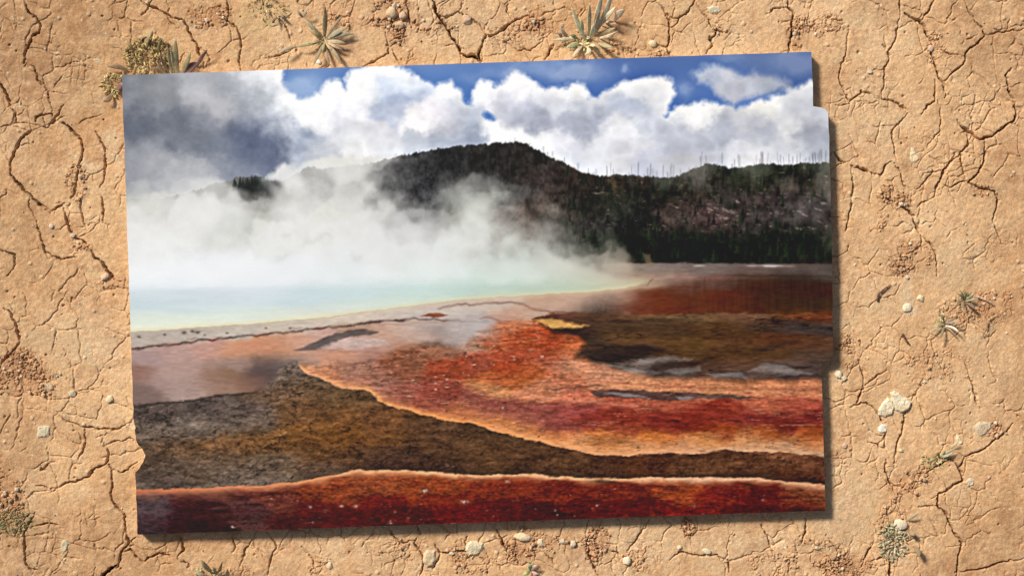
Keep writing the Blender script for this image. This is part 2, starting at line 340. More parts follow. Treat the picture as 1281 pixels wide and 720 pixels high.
    for pts in ([(820,452),(880,449),(905,444),(870,456),(830,461),(806,466)], [(742,402),(800,400),(880,399),(800,403)], [(985,401),(1020,402),(1010,405)], [(680,415),(720,412),(735,416),(700,420)], [(760,430),(800,432),(830,436),(790,441)], [(960,452),(1000,456),(1035,460),(1000,460)], [(745,445),(800,442),(785,450),(760,455)], [(940,436),(1000,424),(985,432),(950,441)]):
        c = patch(c, pts, (46,36,34), 3, .5, 4, .1)
    c = patch(c, [(666,399),(690,397),(706,401),(737,408),(712,409),(690,411),(684,406)], (208,156,88), 2.4, .9, 5, .2)
    # --- the main red and orange mat
    mc = field(X + w1x*8 + w2x*3, Y + w1y*3 + w2y*2.5, [(385,460,206,148,116),(400,468,180,116,92),(405,458,196,140,114),(440,465,166,122,112),(440,478,170,116,104),(470,470,154,106,92),(500,465,150,92,72),(480,485,164,112,104),(540,440,156,106,86),(545,425,126,106,100),(520,450,150,96,74),(560,460,164,76,52),
        (500,490,150,86,76),(550,490,150,74,62),(550,505,150,78,68),(590,430,172,132,116),(600,412,178,164,160),(585,400,186,172,166),(620,410,188,112,82),(640,405,194,116,80),(620,425,186,92,58),(660,425,182,82,48),(690,430,176,74,44),(715,430,190,96,56),(720,440,196,112,74),(600,450,164,82,62),
        (640,448,170,78,54),(640,463,168,70,40),(670,462,178,92,52),(650,476,188,102,54),(625,474,182,98,58),(690,455,180,104,84),(690,445,176,84,56),(710,456,206,144,114),(760,467,208,148,120),(740,460,204,138,108),(800,478,214,150,112),(850,482,208,140,104),(900,482,206,140,100),(950,482,208,138,100),(1010,485,208,136,100),
        (700,474,196,120,90),(680,486,196,128,96),(760,482,204,140,108),(620,488,212,146,98),(660,493,206,132,100),(720,498,204,120,94),(600,500,150,82,74),(570,515,168,96,70),(640,510,150,82,72),(660,520,150,82,76),(720,512,160,84,80),(740,525,140,60,52),(700,535,150,78,74),(780,505,176,96,76),
        (780,520,144,62,48),(840,505,176,98,76),(850,520,140,56,44),(900,515,146,62,48),(950,508,186,108,80),(950,522,132,56,52),(1000,510,176,92,72),(1020,522,124,52,50),(980,530,120,50,44),(880,530,130,52,40),(830,532,134,54,46),(780,535,150,70,50),(900,540,156,74,36),(960,542,160,82,40),(1020,542,162,80,38),
        (640,535,196,120,74),(700,545,200,124,70),(760,548,196,116,58),(820,545,196,112,50),(880,550,206,130,66),(940,553,204,136,84),(1000,553,196,120,66),(1030,556,200,124,72),(800,560,208,140,90),(860,560,204,140,96),(720,556,214,146,96),(980,560,190,140,108)], 16, 8)
    wet = 1 - .5*sstep(620, 740, X)*np.exp(-((Y-520)/22)**2)
    mc = mc*(np.array([.955, .90, .82]) - np.array([.0, .10, .08])*((1-wet)*2)[..., None])
    mc = mc*(1 + n_x*wet*.12 + n_s*.13 + n_ss*.2 + n_f*.05)[..., None]
    m_e = MAT(X) - Y - n_e - n_x*.6
    rimw = np.interp(X, [370,470,620,800,1040], [4.5,5.5,9,9,8])*(1.15 + .55*f(40, 14, 54, 3))
    rimc = field(X, Y, [(380,465,226,164,126),(440,484,226,156,110),(480,502,226,154,92),(560,524,222,142,84),(650,545,222,152,100),(760,566,218,154,108),(860,563,208,150,112),(950,561,208,160,126),(1030,566,186,144,116)], 60, 60)
    mc = mix(mc, rimc*np.array([1.04, 1.0, .92])*(1+n_ss*.08)[..., None], np.exp(-np.clip(m_e-1.5, 0, 60)/rimw*1.05))
    upm = polydist(X + w1x*8, Y + w1y*4, [(372,453),(420,455),(455,452),(480,444),(505,436),(540,428),(580,432),(605,412),(622,402),(640,404),(668,405),(690,418),(720,422),(731,430),(728,441),(722,448),(757,458),(800,470),(870,475),(1060,475),(1060,640),(372,640)])
    up = sstep(6, -6, upm)*sstep(367, 375, X)
    mm = sstep(-1.6, 1.4, m_e)*up
    c = mix(c, mc, mm)
    sp = np.clip(f(7, 2.6, 51, 2) - .8, 0, 1)*3*mm*sstep(745, 690, X)*sstep(440, 470, X)
    c = mix(c, (226,170,140), np.clip(sp, 0, .7))
    ds = np.clip(-f(8, 2.6, 52, 2) - .75, 0, 1)*2.5*mm
    c = mix(c, (96,44,36), np.clip(ds, 0, .55))
    c = patch(c, [(738,489),(765,486),(800,488),(860,490),(905,493),(955,497),(930,499),(880,498),(840,501),(800,498),(770,497),(745,495)], (84,60,54), 1.6, .85, 3, .2)
    for pts in ([(756,491),(775,490),(800,494),(812,497),(785,496)], [(846,496),(868,496),(864,500),(850,500)]):
        c = patch(c, pts, (148,128,122), 1.2, .8)
    c = line(c, [(690,487),(720,484),(752,482)], (96,62,54), 1.3, .8)
    c = line(c, [(618,487),(660,480),(700,476),(760,472)], (120,72,58), 1.0, .6)
    c = line(c, [(640,491),(690,498),(740,502),(800,508)], (226,150,112), 1.6, .6)
    c = line(c, [(640,504),(700,505),(760,507)], (116,52,50), 1.6, .45)
    c = line(c, [(700,474),(800,481),(900,485),(1040,488)], (172,96,66), 1.6, .55)
    c = line(c, [(835,526),(842,525),(850,527)], (40,26,24), 1.2, .9)
    c = line(c, [(900,527),(915,526),(930,528)], (70,34,34), 1.2, .6)
    bl = np.exp(-(fbm(X, Y*1.5, 26, 11, 57, 4, .6)/.06)**2)*sstep(548, 552, Y)*sstep(566, 558, Y)*sstep(690, 730, X)*sstep(0, .4, f(30, 20, 58, 2))*mm
    c = mix(c, (92,58,38), .6*bl)
    fil = np.exp(-(fbm(X, Y*1., 46, 5, 59, 4, .6)/.06)**2)*mm*sstep(0, .5, f(50, 14, 60, 2))
    c = mix(c, (228,160,116), .35*fil)
    for pts in ([(722,553),(760,549),(800,552),(790,556),(740,556)], [(826,553),(845,554),(838,558)], [(962,561),(1000,562),(985,565)]):
        c = patch(c, pts, (140,88,52), 2, .4, 4, .3)
    # --- brown crust in the foreground
    kr = field(X + w1x*10, Y + w1y*5 + w2y*2, [(180,512,72,66,66),(200,522,82,77,75),(300,510,86,79,78),(250,515,78,73,73),(240,537,104,98,94),(190,540,92,84,78),(300,530,96,88,82),(220,558,96,78,60),(270,560,100,76,52),(330,550,102,76,48),(380,545,102,74,44),(420,540,102,74,42),(420,520,98,72,46),(380,510,96,74,52),
        (480,522,94,70,50),(480,545,92,68,46),(540,535,76,60,48),(540,555,74,58,46),(600,545,74,60,48),(600,560,76,60,46),(350,495,98,80,66),(400,490,90,76,58),(352,475,96,88,84),(362,463,112,104,102),(372,462,104,96,94),(380,475,92,80,66),(440,500,88,72,54),(185,575,82,70,60),(200,592,84,75,70),(250,585,90,78,68),(300,592,98,88,80),(280,575,92,80,68),(350,585,94,84,74),(320,600,104,96,92),(400,585,76,66,60),(400,568,90,68,46),
        (440,575,78,62,50),(500,575,66,52,46),(560,580,66,52,44),(620,572,82,64,48),(660,575,70,54,44),(700,575,78,60,46),(760,582,66,50,42),(800,582,76,52,40),(860,580,76,56,44),(900,578,84,62,48),(950,582,72,52,42),(1000,588,68,46,36),(1000,574,112,82,64),(1030,580,88,62,50),(1030,592,62,42,34),(960,570,104,76,58)], 30, 12)
    grain = .6*fbm(X + w2x*4, Y + X*.10 + w2y*4, 8, 3.6, 61, 4, .7) + .5*fbm(X + w1x*6, Y + X*.12, 26, 8, 63, 3, .6)
    rdg = np.exp(-(fbm(X + w2x*5, Y + X*.16 + w2y*4, 30, 9, 64, 4, .6)/.07)**2)*np.clip(n_b+.7, 0, 1)
    kr = kr*(np.array([1.14, 1.04, .95]) + np.array([.03, .0, -.03])*sstep(300, 420, X)[..., None])*(1 - .38*rdg)[..., None]
    peb = f(7, 3.2, 66, 3, .65)
    kr = kr*(1 + n_x*.10 + f(2.6, 1.4, 65, 2)*.07 + peb*.16 + np.clip(f(24, 5, 67, 4, .6), -1, 1)*.2 + grain*.24 + n_f*.08 + n_m*.05)[..., None]
    gl = np.clip(fbm(X + w2x*3, Y + X*.1, 7, 2.4, 62, 2) - .75, 0, 1)*np.clip(n_b + .4, 0, 1)
    kr = kr + (np.clip(gl*3, 0, 1)*46)[..., None]*np.array([1., .96, .92])
    k_e = np.where(X < 371, Y - CRUST(X), Y - MAT(np.maximum(X, 371))) + n_e + n_x*.6
    km = sstep(-1, 1, k_e)*np.where(X < 371, 1, sstep(.2, -.2, mm-.5))
    fz = np.exp(-((X-350)/26)**2)*(X < 373)
    ka = sstep(-1-9*fz, 1+7*fz, k_e + 4*fz*n_m)
    c = mix(c, kr, ka*(1-mm*sstep(366, 374, X)))
    c = mix(c, (60,48,44), .5*np.exp(-((k_e-1)/1.8)**2)*sstep(340, 310, X))
    # --- foreground red band
    rc = field(X + w1x*12 + n_s*14, Y + w1y*5 + n_s*5, [(180,640,82,58,62),(200,650,74,40,46),(175,660,66,44,48),(260,640,70,28,32),(230,655,64,24,28),(270,655,62,24,26),(300,640,84,40,38),(310,652,86,46,42),(350,632,122,54,40),(360,650,92,34,30),(420,620,156,62,28),(400,632,116,34,26),(420,645,100,26,18),
        (470,610,166,72,34),(480,625,128,34,22),(500,640,90,24,22),(540,610,164,64,26),(560,625,142,44,20),(580,640,118,26,14),(640,610,146,48,22),(640,635,100,22,14),(700,618,132,40,20),(680,640,84,16,14),(740,640,104,22,12),(780,615,132,42,22),(800,632,104,20,14),(850,620,164,62,26),(860,638,128,28,18),
        (900,625,132,34,18),(960,625,104,26,18),(940,640,96,18,12),(1000,628,126,44,24),(1020,622,140,66,36),(1000,640,76,16,12)], 17, 6)*.93
    rc = rc.mean(-1, keepdims=True)*.16 + rc*.80
    rc = rc*(1 + n_x*.2 + n_s*.22 + n_ss*.2 + n_f*.06)[..., None]
    r_e = Y - RED(X) + n_e*.8 + n_x*.5
    rimt = np.interp(X, [168,300,400,460,600,800,940,1033], [9,7,4.5,4,3.5,4,4.5,6])*(1.2 + .6*f(34, 14, 73, 3))
    rimc = field(X, Y, [(180,615,196,112,74),(300,612,206,126,86),(400,600,214,140,92),(480,590,224,166,118),(600,596,222,162,114),(740,600,224,164,116),(900,600,222,168,128),(1000,606,208,150,110)], 60, 30)
    rc = mix(rc, rimc*(1+n_ss*.07)[..., None], np.exp(-(np.clip(r_e-1, 0, 60)/rimt)**1.6))
    rmk = sstep(-1, 1, r_e)
    c = mix(c, (58,44,40), .45*np.exp(-((r_e+3)/2.6)**2)*sstep(380, 480, X))
    c = mix(c, rc, rmk)
    ov = np.clip(f(8, 6, 71, 3)-.35, 0, 1)*rmk*sstep(400, 520, X)
    c = mix(c, (168,72,24), np.clip(ov*.7, 0, .28))
    for x, y, r, a in ((530,614,4,.8),(535,612,2.5,.8),(581,626,4,.85),(428,632,2.5,.7),(445,632,2.5,.7),(388,634,3,.7),(408,638,2.6,.6),(292,658,2.6,.8),(635,601,4,.5),(748,631,2.2,.7),(867,632,3.4,.6),(488,654,2.4,.7),(510,648,2,.6),(955,624,2.5,.45),(695,638,2,.5),(530,653,2,.5),(372,626,2,.5),(390,652,2.6,.55),(338,622,1.8,.5),(902,650,2.2,.35)):
        c = mix(c, (214,188,176), a*np.clip(.75 + n_x, 0, 1)*np.exp(-(((X-x+w2x*2.5)/r)**2 + ((Y-y+w2y*1.5)/(r*.5))**2)))
    spk2 = np.clip(f(5.5, 2.4, 72, 2) - .86, 0, 1)*2.2*rmk*sstep(250, 420, X)*sstep(2, 10, r_e)
    c = mix(c, (196,140,112), np.clip(spk2, 0, .6))
    for x, y, rx, ry in ((752,601,13,2.4),(898,593,7,2.6),(937,606,8,2),(920,593,6,1.8),(766,602,6,1.5)):
        c = mix(c, (64,46,38), .75*np.exp(-(((X-x+w2x*2)/rx)**2 + ((Y-y+w2y)/ry)**2)))
    for x, y, rx, ry, a in ((320,650,26,14,.12),(190,640,20,18,.16),(300,632,14,10,.1)):
        c = mix(c, (150,130,130), a*np.exp(-(((X-x+w1x*12)/rx)**2 + ((Y-y+w1y*12)/ry)**2)))
    # --- steam
    A = [(165,215,0),(200,225,.05),(170,238,.25),(230,236,.4),(270,236,.45),(310,225,0),(312,236,.05),(335,228,.3),(345,214,.9),(352,208,.9),(340,238,.72),(365,222,.97),(365,240,.95),(378,206,.8),(385,214,.72),(392,222,.74),(390,238,.82),(410,210,.92),(430,235,.9),(440,212,.95),(460,208,.88),(478,202,.5),(462,232,.82),(478,225,.35),(492,235,.12),(500,215,.16),(520,230,.1),(560,225,.16),(585,228,.45),(585,238,.62),(600,232,.55),
        (618,228,.2),(640,215,.03),(560,205,.1),(520,205,.12),(600,205,.05),(640,235,.1),(165,252,.62),(200,252,.82),(185,262,.78),(250,252,.93),(305,250,.66),(320,256,.7),(340,252,.82),(380,252,.9),(440,252,.93),(475,250,.6),(488,246,.35),(500,255,.62),(520,246,.2),(530,256,.38),(545,250,.45),(560,245,.5),(575,250,.8),(600,252,.9),(618,250,.42),(640,255,.16),(660,250,.12),
        (170,274,.86),(210,272,.97),(260,272,.98),(295,275,.86),(310,268,.78),(340,272,.9),(400,272,1),(460,272,.99),(485,265,.9),(500,272,.88),(520,270,.75),(535,272,.6),(542,285,.72),(560,270,.78),(590,272,.97),(610,272,.82),(628,272,.42),(650,275,.2),(665,265,.12),(680,272,.36),(690,280,.5),(705,275,.12),(720,280,.1),
        (180,295,1),(270,295,.98),(285,285,.9),(340,295,1),(450,295,1),(510,292,.93),(535,294,.82),(560,292,.93),(600,292,.98),(620,292,.7),(632,290,.5),(645,290,.45),(670,290,.62),(690,292,.66),(702,292,.35),(720,295,.16),(750,295,.1),(780,295,.03),(500,312,1),(560,312,1),(610,312,.95),(630,310,.76),(650,310,.74),(680,310,.85),(700,308,.62),(715,308,.4),(735,310,.42),(760,310,.2),(790,310,.04),(830,312,0),
        (400,330,1),(600,327,1),(640,326,.93),(690,326,.96),(720,326,.82),(750,326,.7),(775,326,.5),(800,328,.15),(840,330,.02),(740,342,.9),(770,342,.7),(800,344,.4),(830,344,.15),(860,345,.05),(700,342,.98),(640,342,1),(300,340,1),(180,340,1),(500,345,1),(880,320,0),(950,320,0),(900,260,0),(800,260,0),(720,250,0),(700,220,0)]
    sx_, sy_ = X + w1x*11 + f(15,15,81,2)*5, Y + w1y*12 + f(15,15,82,2)*5
    sa = field(sx_, sy_, A, 13, 8)[..., 0]
    wisp = f(34, 30, 83, 4, .45)
    sa = np.clip(sa + wisp*.30*np.clip(4*sa*(1-sa), 0, 1) , 0, 1)
    sa = np.clip((sa-.07)/.93, 0, 1)**.78
    sa = sa*sstep(360, 346, Y + (X-160)*.004 + w1y*6)*sstep(-6, 5, Y - np.interp(X, [330,344,353,364,376,395,480], [222,212,205,204,209,200,196]) + w1y*4 + f(12, 10, 85, 3)*5)
    sc_ = field(sx_, sy_, [(165,260,206,206,198),(200,280,222,222,216),(250,260,226,226,220),(200,305,234,236,233),(230,335,241,245,247),(300,335,238,243,245),(350,300,229,230,223),(290,290,214,216,210),(350,260,222,222,214),(365,222,230,229,222),(440,225,212,211,205),(430,260,218,218,211),(350,345,234,240,244),(450,300,224,225,221),
        (480,320,222,226,222),(450,340,222,232,232),(520,300,216,215,214),(560,310,212,216,210),(540,340,212,225,220),(595,260,198,200,192),(600,300,206,209,202),(640,330,200,205,197),(690,290,172,172,162),(690,330,190,192,183),(740,330,176,168,154),(780,342,178,160,140),(820,345,160,135,118),(640,345,194,208,198),(720,345,192,198,184)], 34, 18)
    sc_ = sc_ + (wisp*8 + n_m*2 - np.abs(f(30, 24, 84, 4, .5))*15*sstep(345, 300, Y) + 15)[..., None]
    c = mix(c, np.clip(np.minimum(sc_, 226 + (sc_-226)*.55), 0, 246), sa)
    # small bare sandy bank with a dark mark at the far edge
    q = polydist(X + w2x, Y + w2y, [(804,316),(813,318),(817,330),(815,333),(809,332),(806,323)])
    c = mix(c, (136,116,90), .6*sstep(2.5, -2.5, q))
    c = line(c, [(810,357),(813,351),(817,349)], (84,58,38), 1.6, .8)
    # steam and shine drifting over the near flats
    for x, y, rx, ry, col, a in ((225,465,45,14,(190,160,150),.35),(600,410,20,14,(186,176,172),.45),(545,418,16,16,(112,96,92),.35),(320,468,20,12,(92,76,72),.3)):
        c = mix(c, col, a*np.exp(-(((X-x+w1x*10)/rx)**2 + ((Y-y+w1y*10)/ry)**2)))
    # a slightly muted print of the warm colours
    lum = c @ np.array([.3, .59, .11], np.float32)
    sat = 1 - .10*np.clip(mm + rmk*.6 + fm*.8, 0, 1)*(1-om)
    c = lum[..., None] + (c - lum[..., None])*sat[..., None]
    # the print is a little sharpened, as processed photographs are
    def blur(a, r):
        for ax in (0, 1):
            for _ in range(2):
                pad = [(0, 0)]*3; pad[ax] = (r+1, r)
                cs = np.cumsum(np.pad(a, pad, 'edge').astype(np.float64), axis=ax)
                n_ = a.shape[ax]
                a = ((cs[2*r+1:2*r+1+n_] - cs[:n_]) if ax == 0 else (cs[:, 2*r+1:2*r+1+n_] - cs[:, :n_]))/(2*r+1)
        return a.astype(np.float32)
    skyw = (sstep(240, 200, Y)*(1-hm))[..., None]; loww = sstep(380, 400, Y)[..., None]
    c = c + (c - blur(c, 2))*(.15 + .30*skyw + .42*loww) + (c - blur(c, 9))*(.30*skyw + .22*loww) + (c - blur(c, 24))*(.10*skyw)
    # regions of the picture, for its parts
    reg = np.zeros(X.shape, np.int8)                                  # 0 blue sky
    reg[d < 0] = 1                                                    # 1 clouds
    reg[(hm > .5) | (fir > .5)] = 2                                   # 2 hillside
    reg[(t > .5) & (Y > 329)] = 3                                     # 3 flats
    reg[(pool_m > .5) & (Y > 344)] = 4                                              # 4 pool
    reg[(sa > .5) & ((pool_m < .5) | (Y <= 344))] = 5                                # 5 steam
    reg[(e > 0) & (X < 790) | (Y > POOL(X) + 8)] = 3
    reg[(mm > .5)] = 6                                                # 6 red mat
    reg[(sstep(-1, 1, k_e)*(1-mm*sstep(366, 374, X))) > .5] = 7       # 7 brown crust
    reg[rmk > .5] = 8                                                 # 8 front red band
    return np.clip(c, 4, 254)/255., reg

# ---------------------------------------------------------------- helpers
def lin(c):
    c = np.asarray(c, np.float32)
    return np.where(c <= .04045, c/12.92, ((c+.055)/1.055)**2.4)

def world_xyz(x, y, z):
    """layout units to metres"""
    return np.stack([(np.asarray(x, np.float32)-640.5)*S, (360-np.asarray(y, np.float32))*S, np.asarray(z, np.float32)*S], -1)

def new_mesh(name, verts, quads=None, tris=None, cols=None, smooth=True):
    me = D.meshes.new(name)
    nq = 0 if quads is None else len(quads); nt = 0 if tris is None else len(tris)
    me.vertices.add(len(verts)); me.vertices.foreach_set("co", np.ascontiguousarray(verts, np.float32).ravel())
    idx = []; start = []; o = 0
    if nq: idx.append(np.asarray(quads, np.int32).ravel()); start.append(np.arange(nq, dtype=np.int32)*4); o = nq*4
    if nt: idx.append(np.asarray(tris, np.int32).ravel()); start.append(np.arange(nt, dtype=np.int32)*3 + o)
    idx = np.concatenate(idx); start = np.concatenate(start)
    me.loops.add(len(idx)); me.loops.foreach_set("vertex_index", idx)
    me.polygons.add(nq+nt); me.polygons.foreach_set("loop_start", start)
    me.update(calc_edges=True)
    me.polygons.foreach_set("use_smooth", np.full(nq+nt, smooth, bool))
    if cols is not None:
        a = me.color_attributes.new("tone", 'FLOAT_COLOR', 'POINT')
        rgba = np.ones((len(verts), 4), np.float32); rgba[:, :3] = cols
        a.data.foreach_set("color", rgba.ravel())
    me.validate()
    return me

def link(name, me, mat, parent=None, loc=None, color=None):
    o = D.objects.new(name, me)
    COL.objects.link(o)
    if me is not None and mat is not None: me.materials.append(mat)
    if parent: o.parent = parent
    if loc is not None: o.location = loc
    if color is not None: o.color = (*color, 1)
    return o

def tag(o, label=None, cat=None, group=None, kind=None):
    if label: o["label"] = label
    if cat: o["category"] = cat
    if group: o["group"] = group
    if kind: o["kind"] = kind
    return o

# ---------------------------------------------------------------- materials
class NT:
    def __init__(self, name):
        self.m = D.materials.new(name); self.m.use_nodes = True
        self.t = self.m.node_tree; self.b = self.t.nodes["Principled BSDF"]
    def n(self, kind, **kw):
        q = self.t.nodes.new(kind)
        for k, v in kw.items():
            if k.startswith("i_"): q.inputs[k[2:].replace("_", " ")].default_value = v
            else: setattr(q, k, v)
        return q
    def l(self, a, b): self.t.links.new(a, b)
    def noise(self, scale, detail=4, rough=.6, vec=None, dist=0):
        q = self.n("ShaderNodeTexNoise"); q.inputs["Scale"].default_value = scale
        q.inputs["Detail"].default_value = detail; q.inputs["Roughness"].default_value = rough; q.inputs["Distortion"].default_value = dist
        if vec is not None: self.l(vec, q.inputs["Vector"])
        return q.outputs["Fac"]
    def maprange(self, v, a, b, c, d):
        q = self.n("ShaderNodeMapRange"); self.l(v, q.inputs[0])
        for i, x in enumerate((a, b, c, d)): q.inputs[i+1].default_value = x
        return q.outputs[0]
    def mul(self, col, fac):
        q = self.n("ShaderNodeMix", data_type='RGBA', blend_type='MULTIPLY'); q.inputs[0].default_value = 1
        self.l(col, q.inputs[6]); self.l(fac, q.inputs[7]); return q.outputs[2]
    def mixc(self, fac, a, b):
        q = self.n("ShaderNodeMix", data_type='RGBA')
        for s_, v in ((0, fac), (6, a), (7, b)):
            if isinstance(v, (tuple, float)): q.inputs[s_].default_value = v
            else: self.l(v, q.inputs[s_])
        return q.outputs[2]
    def bump(self, h, strength, dist, prev=None):
        q = self.n("ShaderNodeBump"); q.inputs["Strength"].default_value = strength; q.inputs["Distance"].default_value = dist
        self.l(h, q.inputs["Height"])
        if prev is not None: self.l(prev, q.inputs["Normal"])
        return q.outputs[0]
    def set(self, **kw):
        for k, v in kw.items():
            s_ = self.b.inputs[k.replace("_", " ")]
            if isinstance(v, (int, float, tuple)): s_.default_value = v
            else: self.l(v, s_)
        return self.m

def soil_material(name, with_far):
    q = NT(name)
    pos = q.n("ShaderNodeNewGeometry").outputs["Position"]
    at = q.n("ShaderNodeAttribute", attribute_name="tone")
    c = at.outputs["Color"]
    c = q.mul(c, q.maprange(q.noise(38, 5, .6, pos), .3, .7, .90, 1.09))
    c = q.mul(c, q.maprange(q.noise(420, 4, .7, pos), .3, .7, .80, 1.17))
    c = q.mul(c, q.maprange(q.noise(1300, 3, .7, pos), .3, .7, .78, 1.19))
    # scattered pale grit in the clay
    v = q.n("ShaderNodeTexVoronoi", feature='F1'); v.inputs["Scale"].default_value = 260; q.l(pos, v.inputs["Vector"])
    rv = q.n("ShaderNodeSeparateColor"); q.l(v.outputs["Color"], rv.inputs[0])
    grit = q.n("ShaderNodeMath", operation='MULTIPLY')
    q.l(q.maprange(v.outputs["Distance"], .12, .2, 1, 0), grit.inputs[0]); q.l(q.maprange(rv.outputs[0], .86, .90, 0, .75), grit.inputs[1])
    c = q.mixc(grit.outputs[0], c, (.66, .55, .40, 1))
    nrm = q.bump(q.noise(900, 5, .7, pos), .55, .0006)
    nrm = q.bump(q.noise(260, 4, .6, pos), .35, .0012, nrm)
    if with_far:       # beyond the modelled cracks the crackle goes on as relief
        far = q.n("ShaderNodeAttribute", attribute_name="far").outputs["Fac"]
        ve = q.n("ShaderNodeTexVoronoi", feature='DISTANCE_TO_EDGE'); ve.inputs["Scale"].default_value = 26
        wv = q.n("ShaderNodeVectorMath", operation='ADD')
        nz = q.n("ShaderNodeTexNoise"); nz.inputs["Scale"].default_value = 60; q.l(pos, nz.inputs["Vector"])
        sc = q.n("ShaderNodeVectorMath", operation='SCALE'); sc.inputs[3].default_value = .02; q.l(nz.outputs["Color"], sc.inputs[0])
        q.l(pos, wv.inputs[0]); q.l(sc.outputs[0], wv.inputs[1]); q.l(wv.outputs[0], ve.inputs["Vector"])
        e = q.maprange(ve.outputs["Distance"], 0, .05, 0, 1)
        bm = q.n("ShaderNodeBump"); bm.inputs["Distance"].default_value = .003; q.l(far, bm.inputs["Strength"]); q.l(e, bm.inputs["Height"]); q.l(nrm, bm.inputs["Normal"])
        nrm = bm.outputs[0]
    q.set(Base_Color=c, Roughness=.95, Normal=nrm)
    q.b.inputs["Specular IOR Level"].default_value = .12
    return q.m

def print_material():
    q = NT("printed_photo_paper")
    pos = q.n("ShaderNodeNewGeometry").outputs["Position"]
    c = q.n("ShaderNodeAttribute", attribute_name="tone").outputs["Color"]
    c = q.mul(c, q.maprange(q.noise(1500, 2, .6, pos), .3, .7, .965, 1.035))
    q.set(Base_Color=c, Roughness=q.maprange(q.noise(30, 4, .6, pos), .3, .7, .5, .62), Normal=q.bump(q.noise(700, 3, .6, pos), .08, .0003))
    q.b.inputs["Specular IOR Level"].default_value = .15
    return q.m

def mottled(name, lo, hi, scale, rough=.85, bump=.5, spec=.2, tint=None, ta=.8):
    """object colour, mottled by noise, optionally drifting to a second tint"""
    q = NT(name)
    tc = q.n("ShaderNodeTexCoord").outputs["Object"]
    c = q.n("ShaderNodeObjectInfo").outputs["Color"]
    if tint: c = q.mixc(q.maprange(q.noise(scale*.35, 3, .6, tc), .45, .68, 0, ta), c, (*tint, 1))
    c = q.mul(c, q.maprange(q.noise(scale, 5, .65, tc), .3, .7, lo, hi))
    c = q.mul(c, q.maprange(q.noise(scale*5, 3, .6, tc), .3, .7, .88, 1.12))
    q.set(Base_Color=c, Roughness=rough, Normal=q.bump(q.noise(scale*3, 4, .65, tc), bump, .0006))
    q.b.inputs["Specular IOR Level"].default_value = spec
    return q.m

M_SOIL = soil_material("cracked_clay_soil", True)
M_CRUMB = soil_material("crumbled_clay", False)
M_PRINT = print_material()
M_STONE = mottled("pale_stone", .78, 1.12, 260, .95, .8, .1, (.55, .38, .21))
M_LEAF = mottled("dry_fleshy_leaf", .7, 1.25, 300, .7, .4, .3, (.42, .30, .14), .4)
M_TWIG = mottled("weathered_twig", .6, 1.2, 400, .9, .8, .1)
q_ = NT("white_foam_board"); pz = q_.n("ShaderNodeNewGeometry").outputs["Position"]
q_.set(Base_Color=q_.mixc(q_.noise(180, 4, .6, pz), (.50, .46, .40, 1), (.66, .63, .57, 1)), Roughness=.85, Normal=q_.bump(q_.noise(1200, 2, .5, pz), .3, .0003))
M_BOARD = q_.m

